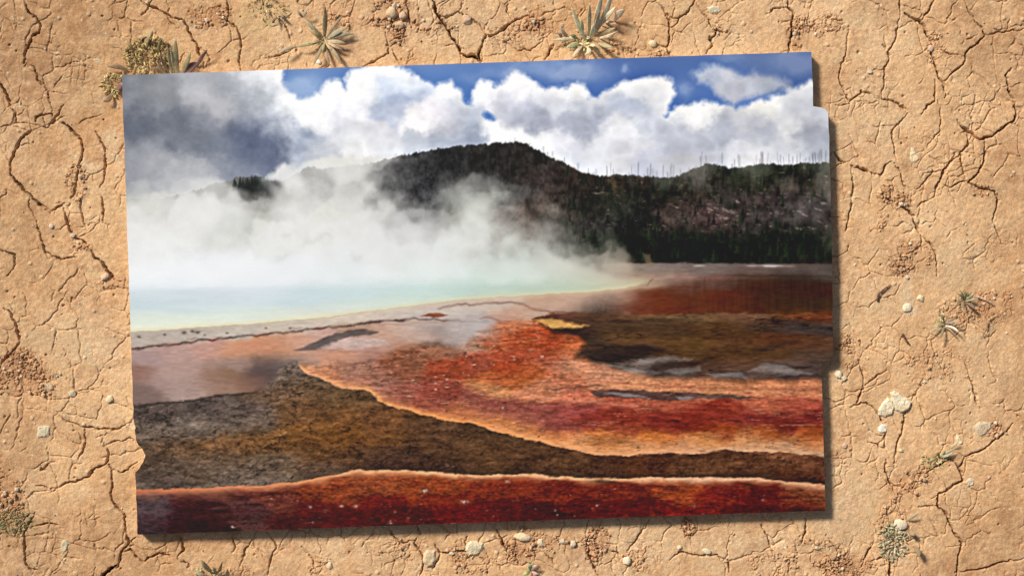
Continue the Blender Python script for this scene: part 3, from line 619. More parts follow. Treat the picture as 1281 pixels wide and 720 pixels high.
# ---------------------------------------------------------------- the ground
# main cracks, followed point by point: (width, [(x, y), ...])
CRACKS = [
 (1.8,[(28,-6),(33,8),(35,16),(45,22),(50,30),(49,40),(40,45),(39,53),(33,62),(29,78)]),(2.6,[(-4,96),(5,112),(8,120),(13,133)]),
 (.9,[(12,133),(18,140),(20,153),(45,156)]),(.8,[(-4,160),(20,154)]),(1.2,[(45,156),(44,147),(54,142),(66,142),(68,150)]),
 (1.1,[(45,156),(58,159),(68,150),(72,144),(80,130)]),(.8,[(66,142),(62,128),(58,112),(46,100),(44,84),(32,78)]),
 (2.3,[(78,153),(84,158),(92,166),(101,174),(103,180),(103,196),(97,206),(96,225),(93,240),(88,247)]),
 (1.8,[(42,164),(33,168),(26,175),(18,186),(14,200),(11,218)]),(2.6,[(11,218),(20,226),(30,238),(38,246),(48,254),(63,265)]),
 (1.1,[(63,265),(70,261),(76,257),(80,254)]),(1.7,[(78,258),(83,272),(86,285),(95,298),(105,303),(113,312)]),
 (2.4,[(113,312),(120,322),(127,328),(133,337),(140,347),(150,352)]),(1.1,[(103,245),(101,260),(104,275),(108,285)]),
 (1.5,[(127,245),(129,262),(127,278)]),(1.3,[(120,165),(126,175),(131,190),(132,200),(131,220),(126,235)]),
 (1.2,[(45,275),(49,290),(52,305),(58,316),(75,324),(88,322),(94,323)]),(.8,[(45,275),(36,260),(36,245)]),
 (1.2,[(-4,308),(6,315),(18,318),(18,330),(10,344)]),(1.5,[(5,385),(13,392),(17,403),(23,417),(24,428),(18,436),(8,448),(-4,458)]),
 (1.2,[(72,515),(80,526),(85,528),(105,534),(130,537),(150,535),(165,528)]),(1.0,[(108,535),(106,550),(103,565),(98,575)]),
 (1.3,[(130,553),(136,568),(135,578),(115,588),(112,594),(95,602),(80,606),(65,614)]),(1.0,[(130,558),(148,552),(162,546),(175,556)]),
 (1.6,[(137,580),(140,590),(140,610),(138,618),(145,632),(155,642),(157,660),(161,680),(152,690),(148,708),(138,712)]),
 (4.2,[(146,706),(138,711),(130,718),(124,726)]),(1.0,[(65,614),(55,608),(45,606)]),(1.2,[(50,580),(52,588),(60,582),(66,576)]),
 (1.7,[(44,640),(36,655),(30,668),(31,690),(32,702),(40,712),(52,716)]),(1.2,[(40,660),(60,653),(80,660)]),
 (1.2,[(142,588),(152,590),(160,586),(172,578)]),(1.1,[(161,680),(170,672)]),
 (1.3,[(152,692),(164,686),(170,695),(180,703),(190,696),(200,692),(212,694),(214,697)]),(1.8,[(227,672),(230,688),(223,698)]),(1.0,[(223,698),(235,705),(246,714)]),
 (1.0,[(290,672),(294,684),(290,692)]),(1.0,[(318,672),(306,690),(300,708)]),(1.1,[(335,664),(345,684),(338,700),(336,718)]),(.9,[(378,684),(392,698),(396,712)]),
 (1.6,[(176,0),(185,8),(195,11),(207,17),(218,23),(230,26),(236,40),(245,55),(250,68),(256,86)]),(1.0,[(206,17),(214,28),(224,36)]),(1.0,[(178,20),(185,8),(192,-4)]),
 (1.2,[(284,-4),(285,14),(285,28),(297,34),(300,45),(302,62),(298,78),(303,90)]),(1.0,[(250,60),(262,70),(258,84)]),(1.0,[(353,24),(361,40),(366,54)]),
 (1.4,[(336,72),(352,69),(366,60)]),(1.2,[(483,42),(486,66),(470,77),(455,83)]),(1.3,[(491,63),(494,73),(505,84)]),(1.6,[(508,-4),(510,18),(514,34)]),
 (3.0,[(541,-6),(543,10),(548,20),(556,30),(565,45),(574,60),(580,68)]),(4.6,[(578,66),(584,70),(592,70),(602,76)]),(3.8,[(602,78),(598,68),(602,58)]),(2.2,[(602,58),(605,48),(608,43)]),
 (1.5,[(608,43),(614,46),(622,42),(635,32),(645,25),(662,20)]),(1.0,[(608,43),(602,34),(590,24),(572,16),(558,22),(548,20)]),(.8,[(580,0),(574,14)]),(.8,[(634,0),(634,14),(642,26)]),
 (.8,[(634,52),(648,64),(664,62),(680,50)]),(2.0,[(692,56),(688,64),(683,74)]),
 (1.1,[(815,-4),(832,12),(836,20),(848,24),(858,18),(868,5),(872,-4)]),(1.4,[(832,18),(836,26),(837,50),(834,58),(822,57)]),(2.2,[(852,22),(845,31)]),(1.0,[(836,36),(846,32)]),(1.4,[(834,58),(838,66),(842,74)]),
 (1.3,[(874,8),(886,25),(892,35),(898,38),(890,48),(892,56),(884,68)]),(2.6,[(898,38),(904,41)]),(2.6,[(888,46),(890,52)]),(2.2,[(986,-6),(987,10),(994,18),(990,30),(992,42),(988,55),(988,67)]),(2.6,[(987,56),(989,64)]),(1.0,[(987,10),(968,12),(960,18)]),
 (2.0,[(1125,-4),(1126,15)]),(2.2,[(1132,18),(1140,22),(1148,26),(1155,33),(1159,42),(1165,52),(1163,62),(1167,72),(1171,85),(1176,98),(1181,108),(1183,122)]),
 (1.6,[(1170,-4),(1161,15),(1153,26)]),(1.1,[(1126,15),(1122,38),(1119,52),(1112,63),(1112,75),(1108,85),(1106,105),(1104,125)]),(.9,[(1112,63),(1103,58)]),
 (1.3,[(1204,-4),(1208,8),(1215,20),(1225,32),(1234,45),(1222,55),(1208,68),(1206,78),(1192,92),(1182,102)]),(1.1,[(1234,45),(1250,40),(1290,35)]),(.8,[(1172,62),(1190,68),(1207,70)]),
 (1.1,[(1062,38),(1058,70),(1052,85),(1050,100),(1058,118),(1063,128),(1070,122),(1078,115),(1090,118),(1098,124)]),(1.4,[(1098,124),(1108,125),(1120,128),(1130,135),(1136,141)]),(.9,[(1136,141),(1128,150),(1118,160),(1116,170),(1120,190),(1122,200)]),
 (1.4,[(1154,143),(1160,133),(1170,127),(1169,100)]),(.8,[(1174,126),(1178,150),(1174,166),(1160,184)]),(.9,[(1046,133),(1064,130)]),
 (2.2,[(1198,150),(1207,160),(1215,167),(1225,175),(1242,170),(1255,160),(1268,150),(1272,140),(1270,130),(1262,115),(1258,95),(1264,86)]),
 (1.7,[(1231,177),(1234,188),(1230,204),(1226,216),(1215,225),(1213,228),(1225,234),(1245,238),(1249,250),(1246,264),(1242,275)]),(1.6,[(1208,162),(1213,180),(1202,192),(1205,210),(1209,222)]),
 (1.7,[(1202,192),(1190,202),(1182,212),(1177,228),(1170,236),(1169,245)]),(1.1,[(1169,245),(1155,253),(1148,260)]),(1.1,[(1146,238),(1158,226),(1168,215),(1180,214)]),(1.1,[(1177,228),(1190,234),(1205,226),(1213,228)]),
 (3.6,[(1044,193),(1052,201),(1058,203)]),(2.4,[(1066,207),(1080,212),(1092,218)]),(1.2,[(1092,218),(1102,218),(1108,208),(1116,202)]),(.9,[(1116,202),(1126,215),(1130,232),(1140,240)]),
 (2.3,[(1128,258),(1136,264),(1143,270),(1147,285),(1152,293)]),(1.6,[(1152,293),(1153,314)]),(1.3,[(1152,295),(1165,305),(1172,320),(1173,345)]),
 (1.6,[(1066,250),(1066,258),(1062,268),(1058,284)]),(2.6,[(1060,280),(1057,290)]),(1.2,[(1242,275),(1248,290),(1255,305)]),(1.0,[(1104,242),(1114,252),(1124,256)]),(1.0,[(1066,210),(1068,232),(1065,255)]),
 (1.3,[(1074,450),(1080,468),(1080,483)]),(2.6,[(1080,485),(1073,502)]),(1.0,[(1080,484),(1095,472),(1110,463)]),(1.3,[(1062,508),(1080,503),(1095,510),(1104,524),(1109,530)]),(1.2,[(1109,530),(1108,545),(1106,558),(1110,565)]),
 (1.2,[(1140,506),(1132,520),(1128,540),(1122,560),(1118,580)]),(1.1,[(1148,486),(1142,500)]),(1.2,[(1210,456),(1218,485),(1222,500),(1228,512)]),
 (1.6,[(1109,575),(1108,590),(1115,605),(1125,612)]),(2.2,[(1160,590),(1175,583),(1190,574)]),(1.1,[(1085,553),(1097,556),(1108,562)]),
 (1.8,[(1190,574),(1200,584),(1205,600),(1195,605),(1185,613),(1175,618),(1173,632),(1185,645),(1192,662),(1204,678),(1200,690),(1199,710),(1196,726)]),(2.4,[(1200,584),(1208,572)]),
 (1.4,[(1208,572),(1215,568),(1232,560),(1245,550),(1260,540),(1268,528)]),(4.4,[(1114,703),(1114,726)]),(1.2,[(1150,634),(1172,632)]),(1.2,[(1090,700),(1104,697),(1112,702)]),
 (1.4,[(1195,715),(1225,712),(1245,706),(1280,698)]),(1.4,[(1078,708),(1086,690),(1094,680)]),(1.0,[(1034,668),(1044,684),(1052,692)]),
 (1.1,[(484,658),(490,670),(500,678),(505,678),(518,678)]),(1.6,[(522,654),(526,668)]),(1.3,[(524,726),(529,710),(530,700),(525,690),(518,680),(522,672)]),(1.9,[(545,682),(550,690),(565,692),(582,689),(584,672)]),(1.6,[(550,690),(546,704),(541,712)]),
 (2.2,[(622,662),(628,676),(635,690),(642,692)]),(1.8,[(644,690),(649,704)]),(1.1,[(676,690),(690,698),(694,704)]),(1.2,[(812,654),(800,668),(792,680),(784,690)]),(1.4,[(760,688),(772,690),(780,697)]),
 (1.0,[(838,700),(850,690),(872,694),(895,694),(904,698),(912,702)]),(2.2,[(911,700),(913,714)]),(1.1,[(952,654),(962,672),(968,690)]),(1.6,[(1008,648),(1008,664),(1004,676)]),(1.4,[(735,672),(738,692),(742,706),(750,720)]),
]
# crumbled patches: (x, y, radius x, radius y, strength)
RUBBLE = [(20,466,44,34,.7),(500,22,26,24,1.1),(478,14,22,22,.7),(530,42,20,12,.9),(558,26,18,16,.9),(496,44,14,18,.9),(675,30,20,16,.8),(262,16,34,18,.5),(430,18,26,20,.5),(1002,36,18,24,.8),(1030,30,24,20,.6),(1110,244,16,12,.9),(1130,252,14,12,.8),
 (1140,326,28,24,.8),(1102,280,16,16,.6),(1130,612,26,26,1.),(1152,592,26,12,.7),(1055,704,40,24,1.),(1020,690,34,22,.8),(975,706,50,20,.4),(650,682,26,22,.9),(745,682,16,30,1.),(700,680,40,14,.7),(857,662,14,14,.8),(107,318,16,14,.8),(130,350,22,10,.7),(1240,540,18,14,.7),
 (96,228,14,22,.6),(8,620,30,40,.6),(1210,388,50,24,.5),(1062,440,18,20,.6),(300,715,20,10,.4),(1230,390,30,20,.4),(400,712,18,16,.5),(830,68,16,8,.7),(900,40,10,10,.6),(1172,460,50,30,.35),(590,700,40,18,.5),(1172,60,10,30,.4),(60,480,30,20,.6),(1115,660,20,34,.5),(500,690,30,20,.5),(800,700,30,18,.4),(770,55,30,14,.5),(640,40,40,14,.35),(1245,380,24,24,.4),(1232,236,14,10,.5)]
# clay tints, plus vignette darkening painted along edges and corners: (x, y, radius x, radius y, colour, strength)
VIGNETTE_BROWN = (.30, .150, .066)  # brown that paints vignette shade into the soil at edges and corners
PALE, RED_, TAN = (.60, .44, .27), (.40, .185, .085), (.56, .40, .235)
SOIL_AND_VIGNETTE = [(140,190,14,30,PALE,.7),(108,215,10,16,PALE,.6),(120,438,40,18,PALE,.55),(1133,358,10,24,PALE,.8),(1136,386,8,8,PALE,.8),(120,40,18,18,TAN,.6),(1050,472,14,14,PALE,.7),(1085,150,40,60,TAN,.4),(1200,330,40,60,TAN,.5),(1080,380,50,50,TAN,.35),
 (900,60,60,40,TAN,.4),(330,60,50,30,TAN,.3),(950,690,80,30,PALE,.4),(820,680,60,24,PALE,.4),(580,30,80,50,PALE,.35),(1230,480,40,90,TAN,.3),(1060,640,30,60,PALE,.35),(440,690,60,20,PALE,.35),(90,420,60,40,TAN,.4),(160,500,30,60,PALE,.3),
 (20,466,40,34,RED_,.55),(262,14,34,18,RED_,.4),(500,26,26,24,RED_,.45),(675,30,22,16,RED_,.4),(1140,326,28,22,RED_,.45),(1130,612,26,24,RED_,.5),(1055,706,40,22,RED_,.5),(650,682,26,20,RED_,.4),(745,682,14,28,RED_,.5),(858,662,14,16,RED_,.6),(1235,380,50,22,RED_,.4),(8,620,26,40,RED_,.45),(1000,38,18,22,RED_,.35),
 (40,30,130,90,VIGNETTE_BROWN,.7),(50,130,90,70,VIGNETTE_BROWN,.5),(60,690,160,60,VIGNETTE_BROWN,.55),(1255,40,80,90,VIGNETTE_BROWN,.5),(1255,690,100,80,VIGNETTE_BROWN,.5),(20,320,60,120,VIGNETTE_BROWN,.42),(1272,260,45,140,VIGNETTE_BROWN,.35),(5,560,55,110,VIGNETTE_BROWN,.45),(1268,500,40,120,VIGNETTE_BROWN,.3),(190,10,90,30,VIGNETTE_BROWN,.3),(1130,12,80,24,VIGNETTE_BROWN,.25),(300,712,100,20,VIGNETTE_BROWN,.3),(1230,712,90,14,RED_,.4),(430,22,40,16,RED_,.25),(1172,450,50,24,RED_,.2),(330,20,40,20,(.40,.33,.15),.35),(20,650,30,26,(.34,.26,.11),.5)]

def graded(lo, hi, step, mid, midstep, end):
    a = np.arange(lo, hi+.01, step)
    def out(sgn, start):
        r = []; p = 0.; st = step
        while p < end:
            st = min(st*1.12, midstep) if p < mid else st*1.35
            p += st; r.append(p)
        return start + sgn*np.array(r)
    return np.concatenate([out(-1, lo)[::-1], a, out(1, hi)]).astype(np.float32)

def build_ground():
    gx = graded(-8, 1289, .8, 420, 5.0, 120000); gy = graded(-8, 728, .8, 420, 5.0, 120000)
    X, Y = np.meshgrid(gx, gy)
    f = lambda sx, seed, o=4, g=.5: fbm(X, Y, sx, sx, seed, o, g).astype(np.float32)
    wx = f(34, 101, 3)*5 + f(9, 103, 3)*2.0; wy = f(34, 102, 3)*5 + f(9, 104, 3)*2.0
    cwx = f(10, 105, 3)*1.7 + f(3.6, 107, 2)*1.1; cwy = f(10, 106, 3)*1.7 + f(3.6, 108, 2)*1.1
    z = f(240, 110, 3)*1.6 + f(46, 111, 3)*.9
    z += f(12, 112, 3)*.42 + f(4.2, 113, 3, .6)*.40
    dep = np.zeros(X.shape, np.float32); lip = np.zeros(X.shape, np.float32)
    def carve(d, w, depth, soft=.9):
        np.maximum(dep, depth*np.clip(.5 + (w*.5 - d)/soft*.5, 0, 1), out=dep)
        np.maximum(lip, np.clip(np.minimum(w, 2.5)*.12*np.exp(-d/2.2), 0, .5), out=lip)
    # hairline network of the crust: two sizes of plates, broken here and there
    for cell, seed, wd, depth, keep, sk in ((70, 120, .62, 3.6, .1, 45), (32, 121, .58, 3.4, -.1, 38), (15, 122, .5, 2.4, .25, 50)):
        f1, f2, _ = worley(X + wx*1.3, Y + wy*1.3, cell, seed)
        d = (f2-f1)*.62
        m = sstep(keep, keep+.35, f(sk, seed+7, 2))
        vw = np.clip(.75 + .5*f(11, seed+9, 2), .2, 1.5)
        carve(np.where(m > .02, d, 99), wd*vw*(.35+.65*m), depth*m)
    # the main cracks
    Xw, Yw = X + cwx, Y + cwy
    wn_ = np.clip(1 + .55*f(13, 130, 3), .35, 1.8)
    for w, pts in CRACKS:
        n = len(pts)
        for k in range(n-1):
            (ax, ay), (bx, by) = pts[k], pts[k+1]
            pad = 9
            i0, i1 = np.searchsorted(gx, (min(ax, bx)-pad, max(ax, bx)+pad)); j0, j1 = np.searchsorted(gy, (min(ay, by)-pad, max(ay, by)+pad))
            if i1 <= i0 or j1 <= j0: continue
            sl = np.s_[j0:j1, i0:i1]
            ex, ey = bx-ax, by-ay
            t = np.clip(((Xw[sl]-ax)*ex + (Yw[sl]-ay)*ey)/(ex*ex+ey*ey+1e-6), 0, 1)
            d = np.hypot(Xw[sl]-ax-t*ex, Yw[sl]-ay-t*ey)
            u = (k+t)/(n-1)
            tap = np.clip(np.minimum(u, 1-u)*n*.9, .45, 1)
            ww = (w*.54+.08)*wn_[sl]*tap
            a = 3.5 + w*4
            dd = dep[sl]; np.maximum(dd, a*tap*np.clip(.5 + (ww*.5-d)/.9*.5 + .1, 0, 1), out=dd)
            ll = lip[sl]; np.maximum(ll, np.clip(w*.10*np.exp(-d/2.2), 0, .4), out=ll)
    # crumbled patches: little clods with gaps between them
    rub = np.zeros(X.shape, np.float32)
    for x, y, rx, ry, a in RUBBLE:
        q = ((X+wx*1.8-x)/rx)**2 + ((Y+wy*1.8-y)/ry)**2
        rub = np.maximum(rub, a*sstep(1.25, .25, q))
    rub *= sstep(-.55, .25, f(16, 140, 3))
    b1, b2, cid = worley(X + cwx*1.6, Y + cwy*1.6, 6.5, 141); e1, e2, _ = worley(X + cwx, Y + cwy, 3.6, 142)
    clod = np.clip((b2-b1)*.8, 0, 1.8) + (cid-.5)*2.2
    gap = np.clip(1.15-(b2-b1), 0, 1)*(cid > .25)
    z += rub*(clod*.75 + np.clip((e2-e1)*.6, 0, .9)*.6) - rub*gap*5
    z -= dep + lip
    # blisters and pits of the dried crust
    p1, p2, pid = worley(X, Y, 17, 150)
    z -= np.where(pid > .93, 2.2*sstep(2.0, .8, p1 + cwx*.4), 0)
    z += np.where(pid < .07, 1.3*sstep(3.0, 1.0, p1 + cwy*.4), 0)
    # colour of the clay, with the painted vignette darkening mixed in
    base = np.array([.600, .365, .185], np.float32)
    c = np.broadcast_to(base, X.shape + (3,)).copy()
    t = f(150, 160, 3); c = mix(c, (.62, .41, .235), .6*sstep(-.2, .9, t)); c = mix(c, (.50, .275, .128), .6*sstep(.1, .9, -t))
    t = f(21, 161, 4, .6); c = mix(c, (.62, .45, .26), .45*sstep(.0, .9, t)); c = mix(c, (.40, .205, .092), .5*sstep(.1, .9, -t))
    iron = np.exp(-(f(44, 163, 4, .6)/.10)**2)*sstep(-.1, .5, f(60, 164, 2)); c = mix(c, (.36, .165, .075), .42*iron)
    t = f(6, 165, 3, .6); c = mix(c, (.66, .52, .33), .35*sstep(.45, .95, t)); c = mix(c, (.36, .19, .09), .35*sstep(.45, .95, -t))
    for x, y, rx, ry, col, a in SOIL_AND_VIGNETTE:
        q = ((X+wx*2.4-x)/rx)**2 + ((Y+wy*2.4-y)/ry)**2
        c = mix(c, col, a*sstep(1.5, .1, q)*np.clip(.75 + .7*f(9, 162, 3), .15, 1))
    c = mix(c, (.63, .48, .31), np.where(pid < .07, .5*sstep(3.0, 1.2, p1), 0))
    c = mix(c, (.37, .165, .075), .5*np.clip(rub*1.2, 0, 1))
    c *= (1 + (cid-.5)*.3*np.clip(rub, 0, 1))[..., None]
    far = sstep(300, 430, np.maximum(np.abs(X-640)-640, np.abs(Y-360)-360))
    V = world_xyz(X, Y, z*(1-far)).reshape(-1, 3)
    ny, nx = X.shape
    i = np.arange(ny*nx, dtype=np.int32).reshape(ny, nx)
    quads = np.stack([i[1:, :-1], i[1:, 1:], i[:-1, 1:], i[:-1, :-1]], -1).reshape(-1, 4)
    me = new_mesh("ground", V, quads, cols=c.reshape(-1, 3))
    farb = sstep(6, 50, np.maximum(np.abs(X-640)-645, np.abs(Y-360)-364))
    a = me.attributes.new("far", 'FLOAT', 'POINT'); a.data.foreach_set("value", farb.ravel().astype(np.float32))
    o = link("ground", me, M_SOIL)
    tag(o, "dry cracked orange clay ground under everything", "ground", kind="structure")
    def height(x, y):
        return float(z[min(np.searchsorted(gy, y), ny-1), min(np.searchsorted(gx, x), nx-1)])
    return height, rub, gx, gy

ground_z, RUB, GX, GY = build_ground()

# ---------------------------------------------------------------- the photo print on its board
TOP = 16.0                                       # top face of the board above the ground, layout units
def build_print():
    img, reg = paint_print()
    albedo = np.clip((lin(img)-.011)/GAIN, .004, .9)
    nv, nu = 600, 905
    v = np.linspace(0, 1, nv, dtype=np.float32)[:, None]; u = np.linspace(0, 1, nu, dtype=np.float32)[None, :]
    vy = v[:, 0]
    yl = 94 + 574*vy; xl = 152.5 + 19.5*vy
    yr = 65 + 573*vy; xr = 1015.3 + 17.7*vy
    xr = xr + np.interp(yr, [133,134.5,137,141,300,444,448,451,452.5], [0,10,15.5,18.6,18,15,13,7,0])
    xr = xr + .5*fbm(yr, yr*0+3, 22, 22, 201, 3)
    bite = np.interp(yl, [526,530,534,538,543,548,553,557,561,565,569,573,577,581,585,589,592], [0,.8,2.0,.4,1.2,1.0,2.4,5.4,9.4,11.6,12.8,11.4,9.6,6.6,5.0,2.0,0])
    xl = xl + bite + (.5 + .9*(bite > .5))*fbm(yl, yl*0+7, 9, 9, 202, 3)
    px = xl[:, None]*(1-u) + xr[:, None]*u
    # the sheet's top and bottom edges run straight between the corners
    ye = yl[:, None]*(1-u) + yr[:, None]*u
    py = ye + .35*fbm(px, px*0, 40, 40, 203, 2)*((v < .003) | (v > .997))
    def samp(a, sx, sy):
        sx = np.clip(sx-PX0, 0, a.shape[1]-1.001); sy = np.clip(sy-PY0, 0, a.shape[0]-1.001)
        ix, iy = sx.astype(int), sy.astype(int); fx, fy = (sx-ix)[..., None], (sy-iy)[..., None]
        return (a[iy, ix]*(1-fx) + a[iy, ix+1]*fx)*(1-fy) + (a[iy+1, ix]*(1-fx) + a[iy+1, ix+1]*fx)*fy
    tone = samp(albedo, px, py).reshape(-1, 3).astype(np.float32)
    pz = TOP + .5*fbm(px, py, 240, 200, 204, 2) 
    k = (H/S - pz)/(H/S)                         # layout is given at ground level; the raised sheet is that much smaller
    X3, Y3 = 640.5 + (px-640.5)*k, 360 + (py-360)*k
    V = world_xyz(X3, Y3, pz)
    org = Vector(world_xyz(600, 372, 0))
    root = link("photo_print", None, None, loc=org)
    root.empty_display_size = .05
    tag(root, "big colour photo print of a steaming hot spring, lying tilted on cracked earth, edges torn", "photo print")
    V = V - np.array(org, np.float32)
    Vf = V.reshape(-1, 3)
    i = np.arange(nv*nu, dtype=np.int32).reshape(nv, nu)
    quads = np.stack([i[1:, :-1], i[1:, 1:], i[:-1, 1:], i[:-1, :-1]], -1)
    cx = ((px[1:, 1:]+px[:-1, :-1])*.5 - PX0).round().astype(int).clip(0, reg.shape[1]-1)
    cy = ((py[1:, 1:]+py[:-1, :-1])*.5 - PY0).round().astype(int).clip(0, reg.shape[0]-1)
    fr = reg[cy, cx]
    # the printed picture, split into the things it shows (flush neighbours on the one flat sheet)
    names = [("printed_sky", "blue sky at the top of the print"), ("printed_clouds", "grey and white clouds in the print"), ("printed_hillside", "dark wooded hillside in the print"),
             ("printed_flats", "pinkish and olive mud flats in the print"), ("printed_pool", "pale turquoise pool in the print"), ("printed_steam", "white steam cloud in the print"),
             ("printed_mat", "broad orange and red bacterial mat in the print"), ("printed_crust", "brown crusty ground in the print"), ("printed_band", "deep red band along the bottom of the print")]
    for r, (nm, lab) in enumerate(names):
        qd = quads[fr == r]
        if not len(qd): continue
        used, inv = np.unique(qd.ravel(), return_inverse=True)
        me = new_mesh(nm, Vf[used], inv.reshape(-1, 4), cols=tone[used])
        link(nm, me, M_PRINT, root)["label"] = lab
    # the board under it: sides and back
    ring = np.concatenate([i[0, :], i[1:, -1], i[-1, -2::-1], i[-2:0:-1, 0]])
    up = Vf[ring].copy(); up[:, 2] -= .03*S
    lo = up.copy(); lo[:, 2] = -1.0*S
    n = len(ring); a = np.arange(n); b = (a+1) % n
    side = np.stack([a, b, b+n, a+n], -1)[:, ::-1]
    c0 = np.array([[0, 0, -1.0*S]], np.float32)
    tris = np.stack([b+n, a+n, np.full(n, 2*n)], -1)
    me = new_mesh("backing_board", np.concatenate([up, lo, c0]), side, tris, smooth=False)
    link("backing_board", me, M_BOARD, root)
build_print()

# ---------------------------------------------------------------- stones, crumbs
def ico(sub):
    bm = bmesh.new(); bmesh.ops.create_icosphere(bm, subdivisions=sub, radius=1)
    v = np.array([q.co for q in bm.verts], np.float32); fc = np.array([[q.index for q in f.verts] for f in bm.faces], np.int32)
    bm.free(); return v, fc
ICO1, ICO3 = ico(1), ico(4)

def lumpy(v, rs, amp, freq):
    o = np.zeros(len(v), np.float32)
    for k in range(7):
        d = rs.randn(3)*freq*(1+k*.45); o += np.sin(v @ d + rs.rand()*6.28)/(1+k*.6)
    return o*amp/2.2

def stone(name, cx, cy, rx, ry, h, ang, col, label, box=2.4, seed=0, cat="stone", group="pale stones lying on the clay", sink=.36):
    rs = np.random.RandomState(seed + 31)
    v, fc = ICO3
    p = (np.abs(v)**box).sum(-1)**(-1/box)
    q = v*p[:, None]
    for k in range(9):                         # knock flat facets off it
        n = rs.randn(3); n[2] *= .6; n /= np.linalg.norm(n); dd = q @ n; lim = .70 + .22*rs.rand()
        q = q - np.outer(np.clip(dd-lim, 0, None), n)*.9
    q = q*(1 + lumpy(v, rs, .05, 3.2) + lumpy(v, rs, .02, 9))[:, None]
    h *= .72; q = q*np.array([rx, ry, h])
    ca, sa_ = math.cos(ang), math.sin(ang)
    q = np.stack([q[:, 0]*ca + q[:, 1]*sa_, -q[:, 0]*sa_ + q[:, 1]*ca, q[:, 2] + h*(1-2*sink)], -1)*S
    me = new_mesh(name, q.astype(np.float32), tris=fc)
    z = ground_z(cx, cy)
    o = link(name, me, M_STONE, loc=Vector(world_xyz(cx, cy, max(z, -1.0))), color=col)
    return tag(o, label, cat, group)


def slab(name, pts, h, col, label, seed, cat="stone", group="pale stones lying on the clay"):
    """a flat broken stone: its outline, rough edge and pitted top"""
    P = np.array(pts, float); cx, cy = P.mean(0); st = .4
    x = np.arange(P[:, 0].min()-2, P[:, 0].max()+2, st, dtype=np.float32); y = np.arange(P[:, 1].min()-2, P[:, 1].max()+2, st, dtype=np.float32)
    X, Y = np.meshgrid(x, y)
    d = polydist(X + fbm(X, Y, 5, 5, 300+seed, 3)*1.1, Y + fbm(X, Y, 5, 5, 340+seed, 3)*1.1, pts)
    zt = h*np.clip(sstep(1.2, -2.4, d), 0, 1) + sstep(0, -2, d)*(fbm(X, Y, 6, 6, 380+seed, 4, .6)*.9 + fbm(X, Y, 14, 14, 390+seed, 2)*.8)
    keep = d < 1.1
    z0 = max(ground_z(cx, cy), -1)
    V = world_xyz(X, Y, z0 - .6 + zt).reshape(-1, 3)
    i = np.arange(X.size, dtype=np.int32).reshape(X.shape)
    k = keep[1:, :-1] & keep[1:, 1:] & keep[:-1, 1:] & keep[:-1, :-1]
    top = np.stack([i[1:, :-1], i[1:, 1:], i[:-1, 1:], i[:-1, :-1]], -1)[k]
    Vb = V.copy(); Vb[:, 2] = (z0-3)*S
    n = len(V); e = {}
    for q in top.tolist():
        for a, b in ((q[0], q[1]), (q[1], q[2]), (q[2], q[3]), (q[3], q[0])):
            if (b, a) in e: del e[(b, a)]
            else: e[(a, b)] = 1
    side = np.array([(b, a, a+n, b+n) for a, b in e], np.int32)
    allq = np.concatenate([top, top[:, ::-1]+n, side])
    VV = np.concatenate([V, Vb]); used, inv = np.unique(allq.ravel(), return_inverse=True)
    org = Vector(world_xyz(cx, cy, z0))
    o = link(name, new_mesh(name, VV[used]-np.array(org, np.float32), inv.reshape(-1, 4)), M_STONE, loc=org, color=col)
    return tag(o, label, cat, group)

